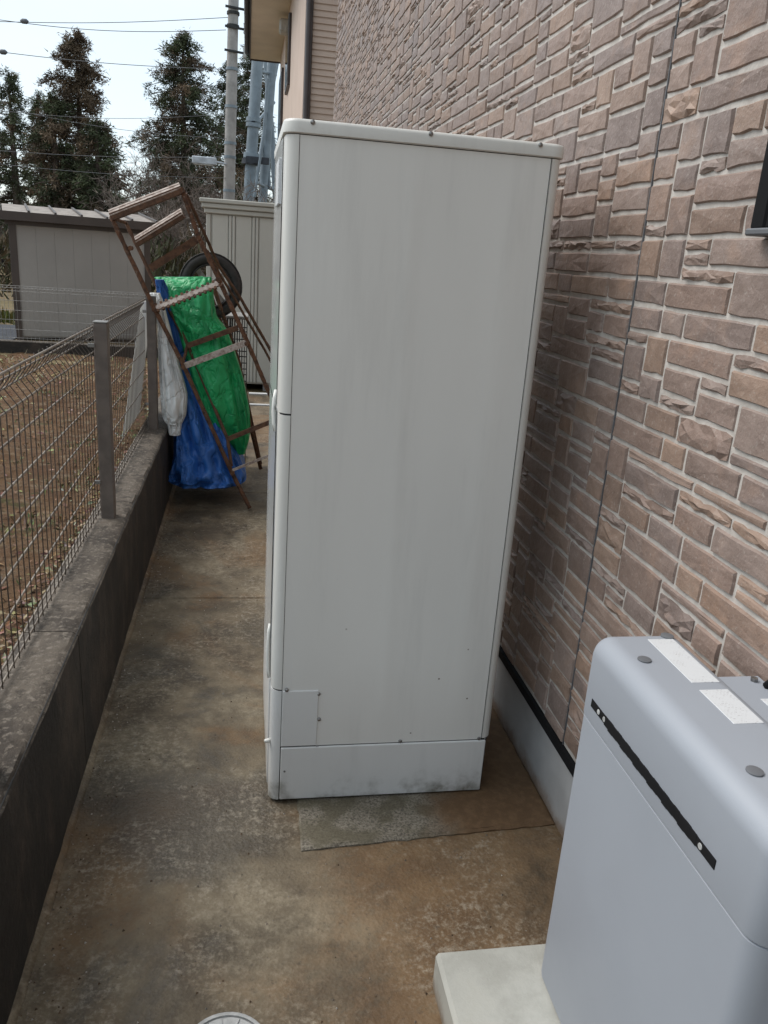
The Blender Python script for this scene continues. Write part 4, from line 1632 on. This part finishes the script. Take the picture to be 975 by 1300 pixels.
bare('tall bare tree with tangled brown twigs in front of the pointed conifer', 195, 118, 30, 90, 31, 4)
bare('bare tree with pale spreading twigs beside the utility pole', 238, 118, 29, 90, 32, 4)
bare('thin bare tree in the gap between the two tall conifers', 160, 112, 36, 50, 33, 3)
bare('bare brown thicket rising behind the cream shed', 272, 150, 27, 70, 34, 5)
bare('greyish bare bush above the left end of the grey shed', 14, 232, 30, 70, 35, 7, 'bare_bush', 'bush', depth=4)
bare('dense brown bare bush behind the rusty step frame', 222, 205, 22, 80, 36, 7, 'bare_bush', 'bush', depth=4)
bare('low bare bush behind the grey shed roof', 175, 215, 25, 80, 37, 7, 'bare_bush', 'bush', depth=4)
bare('bare bush at the foot of the steel tower', 325, 190, 26, 60, 38, 6, 'bare_bush', 'bush', depth=4)

# undergrowth below the trees
m = MB()
r = random.Random(77)
for k in range(15000):
    x, y = r.uniform(-16, 6), r.uniform(19.5, 31)
    h = (1.5 + .8 * nz(x, y, 0, .35)) * r.random() ** .6
    if x < -6.3 and y < 26:
        h *= .12
    c = (.05, .052, .022) if nz(x, y, 7, .5) > .05 else (.115, .085, .05)
    k_ = r.uniform(.6, 1.3)
    m.col = tuple(q * k_ for q in c)
    d = Vector((r.gauss(0, .5), r.gauss(0, .5), 1)).normalized()
    w = Vector((r.gauss(0, 1), r.gauss(0, 1), 0)).normalized() * r.uniform(.02, .06)
    p = Vector((x, y, h - .25))
    m.add([p - w, p + w, p + d * r.uniform(.2, .42)], [(0, 1, 2)])
tag(m.build('undergrowth', MT['foliage']), 'tangled green and brown undergrowth below the trees', 'undergrowth', kind='stuff')
# distant wood
m = MB()
for k in range(16000):
    x, y = r.uniform(-70, 40), r.uniform(60, 75)
    z = (3.2 + 1.6 * nz(x, 0, 0, .12) + .8 * nz(x, 3, 0, .6)) * r.random() ** .7
    k_ = r.uniform(.6, 1.3)
    m.col = tuple(q * k_ for q in ((.10, .085, .07) if nz(x, 9, 0, .2) > 0 else (.05, .055, .035)))
    d = Vector((r.gauss(0, .6), r.gauss(0, .6), 1)).normalized()
    w = Vector((1, r.gauss(0, .5), 0)) * r.uniform(.08, .2)
    p = Vector((x, y, z - .3))
    m.add([p - w, p + w, p + d * r.uniform(.5, .9)], [(0, 1, 2)])
tag(m.build('distant_wood', MT['foliage']), 'low distant wood along the horizon', 'wood', kind='stuff')

# ------------------------------------------------------------------ parked car far left
cy_ = 30.0
xr = ony(14, 330, cy_).x
car = thing('parked_car', 'black parked car beyond the field left of the grey shed', 'car', (xr - 2.1, cy_, 0))
prof = [(0, .30), (0, .78), (-.12, .92), (-.55, 1.0), (-1.15, 1.42), (-1.6, 1.5), (-2.7, 1.48), (-3.3, 1.05), (-4.1, .95), (-4.3, .7), (-4.3, .30)]
m = MB()
rr_ = []
for yy, ins in ((cy_ - .85, .06), (cy_ - .80, 0), (cy_ + .80, 0), (cy_ + .85, .06)):
    rr_.append([(xr + px * (1 - ins * .15), yy, z - (ins if z > 1.2 else 0)) for px, z in prof])
m.rings(rr_)
m.build('body', MT['car_black'], car, smooth=True, auto=35)
for px in (-.85, -3.45):
    for yy in (cy_ - .88, cy_ + .70):
        m = MB(); m.tube([(xr + px, yy, .31), (xr + px, yy + .18, .31)], .31, 20); wv = m.build('wheel', MT['tyre_rubber'], car, smooth=True, auto=40)
        m = MB(); m.tube([(xr + px, yy - .01, .31), (xr + px, yy + .02, .31)], .19, 16); m.build('rim', MT['wheel_rim'], wv, smooth=True, auto=40)
for (a, b) in ((-1.25, -1.9), (-1.98, -2.85)):
    m = MB(); m.add([(xr + a + .3, cy_ - .858, 1.0), (xr + b, cy_ - .858, 1.0), (xr + b - .0, cy_ - .82, 1.38), (xr + a, cy_ - .82, 1.38),
                     (xr + a + .3, cy_ - .80, 1.0), (xr + b, cy_ - .80, 1.0), (xr + b, cy_ - .78, 1.38), (xr + a, cy_ - .78, 1.38)],
                    [(0, 1, 2, 3), (7, 6, 5, 4), (0, 4, 5, 1), (1, 5, 6, 2), (2, 6, 7, 3), (3, 7, 4, 0)])
    m.build('side_window', MT['window_glass'], car)
m = MB(); m.cbox((xr - .60, cy_ - .6, 1.03), (xr - .56, cy_ + .6, 1.05), .004); m.build('wiper', MT['black_rubber'], car)
m = MB(); m.add([(xr - .58, cy_ - .7, 1.02), (xr - .58, cy_ + .7, 1.02), (xr - 1.12, cy_ + .66, 1.41), (xr - 1.12, cy_ - .66, 1.41), (xr - .60, cy_ - .7, .98), (xr - .60, cy_ + .7, .98), (xr - 1.14, cy_ + .66, 1.38), (xr - 1.14, cy_ - .66, 1.38)],
                [(0, 1, 2, 3), (7, 6, 5, 4), (0, 4, 5, 1), (1, 5, 6, 2), (2, 6, 7, 3), (3, 7, 4, 0)])
m.build('windscreen', MT['window_glass'], car)
for yy in (cy_ - .62, cy_ + .62):
    m = MB(); m.cbox((xr - .05, yy - .16, .66), (xr + .015, yy + .16, .78), .01); m.build('headlight', MT['lamp_lens'], car)

# ------------------------------------------------------------------ leaf litter, weeds, pebbles
r = random.Random(5)
m = MB()


def leafq(x, y, z, s_, c):
    a, b_ = r.random() * 6.28, r.gauss(0, .5)
    d = Vector((math.cos(a), math.sin(a), b_ * .6)).normalized() * s_
    w = Vector((-math.sin(a), math.cos(a), r.gauss(0, .5))).normalized() * s_ * .38
    p = Vector((x, y, z))
    m.col = c
    m.add([p - d, p + w + Vector((0, 0, s_ * .2)), p + d, p - w], [(0, 1, 2), (0, 2, 3)])


LC = [(.19, .115, .06), (.25, .165, .09), (.13, .08, .048), (.30, .24, .15), (.35, .29, .2), (.09, .055, .035)]
for k in range(1500):
    y = r.uniform(1.4, 5.2)
    x = -.60 - abs(r.gauss(0, .05))
    leafq(x, y, soil_z(x, y) + .012 + r.random() * .035, r.uniform(.008, .022), tuple(q * r.uniform(.7, 1.2) for q in r.choice(LC)))
for k in range(4500):
    x, y = -.62 - 4.2 * r.random() ** 1.4, r.uniform(1.4, 10.8)
    leafq(x, y, soil_z(x, y) + .006, r.uniform(.007, .026), tuple(q * r.uniform(.7, 1.3) for q in r.choice(LC)))
tag(m.build('leaf_litter', MT['leaf_litter']), 'brown dead leaves and straw lying on the yard soil', 'leaf litter', kind='stuff')
m = MB()
for k in range(150):
    cx, cy = -.63 - 4.2 * r.random() ** 1.4, r.uniform(1.5, 10)
    sg = r.uniform(.03, .13)
    for q in range(int(20 + 380 * sg)):
        x, y = cx + r.gauss(0, sg), cy + r.gauss(0, sg * 1.3)
        z = soil_z(x, y)
        a = r.random() * 6.28
        L = r.uniform(.015, .04)
        c = (.085, .10, .042) if r.random() < .5 else (.20, .17, .09)
        m.col = tuple(v * r.uniform(.7, 1.3) for v in c)
        p = Vector((x, y, z - .005))
        d = Vector((math.cos(a) * .7, math.sin(a) * .7, .8)) * L
        w = Vector((-math.sin(a), math.cos(a), 0)) * L * .12
        m.add([p, p + d * .55 + w, p + d, p + d * .55 - w], [(0, 1, 2), (0, 2, 3)])
tag(m.build('weeds', MT['leaf_litter']), 'small green weeds scattered over the yard soil', 'weeds', kind='stuff')
m = MB()
for k in range(2600):
    x, y = -.7 - 6.5 * r.random(), r.uniform(8.2, 11.0)
    L = r.uniform(.03, .10)
    p = Vector((x, y, soil_z(x, y)))
    m.col = tuple(q * r.uniform(.7, 1.2) for q in (.38, .31, .19))
    d = Vector((r.gauss(0, .8), r.gauss(0, .8), .6)).normalized() * L
    w = Vector((r.gauss(0, 1), r.gauss(0, 1), 0)).normalized() * .006
    m.add([p - w, p + w, p + d], [(0, 1, 2)])
tag(m.build('dry_grass', MT['leaf_litter']), 'pale dry grass on the soil before the far kerb', 'grass', kind='stuff')
# grit on the path
m = MB()
for k in range(1500):
    x = r.uniform(-.44, .86)
    y = r.uniform(.9, 4.6)
    if r.random() < .5:
        x = -.44 + abs(r.gauss(0, .06))
    s_ = r.uniform(.0012, .0042)
    k_ = r.uniform(.5, 1.4)
    m.col = tuple(q * k_ for q in r.choice(((.25, .21, .17), (.12, .08, .05), (.36, .33, .29))))
    p = Vector((x, y, 0))
    m.add([p + Vector((s_, 0, 0)), p + Vector((-.5 * s_, .87 * s_, 0)), p + Vector((-.5 * s_, -.87 * s_, 0)), p + Vector((0, 0, s_ * 1.1))], [(0, 1, 3), (1, 2, 3), (2, 0, 3)])
tag(m.build('path_grit', MT['leaf_litter']), 'fine grit and crumbs scattered on the concrete path', 'grit', kind='stuff')
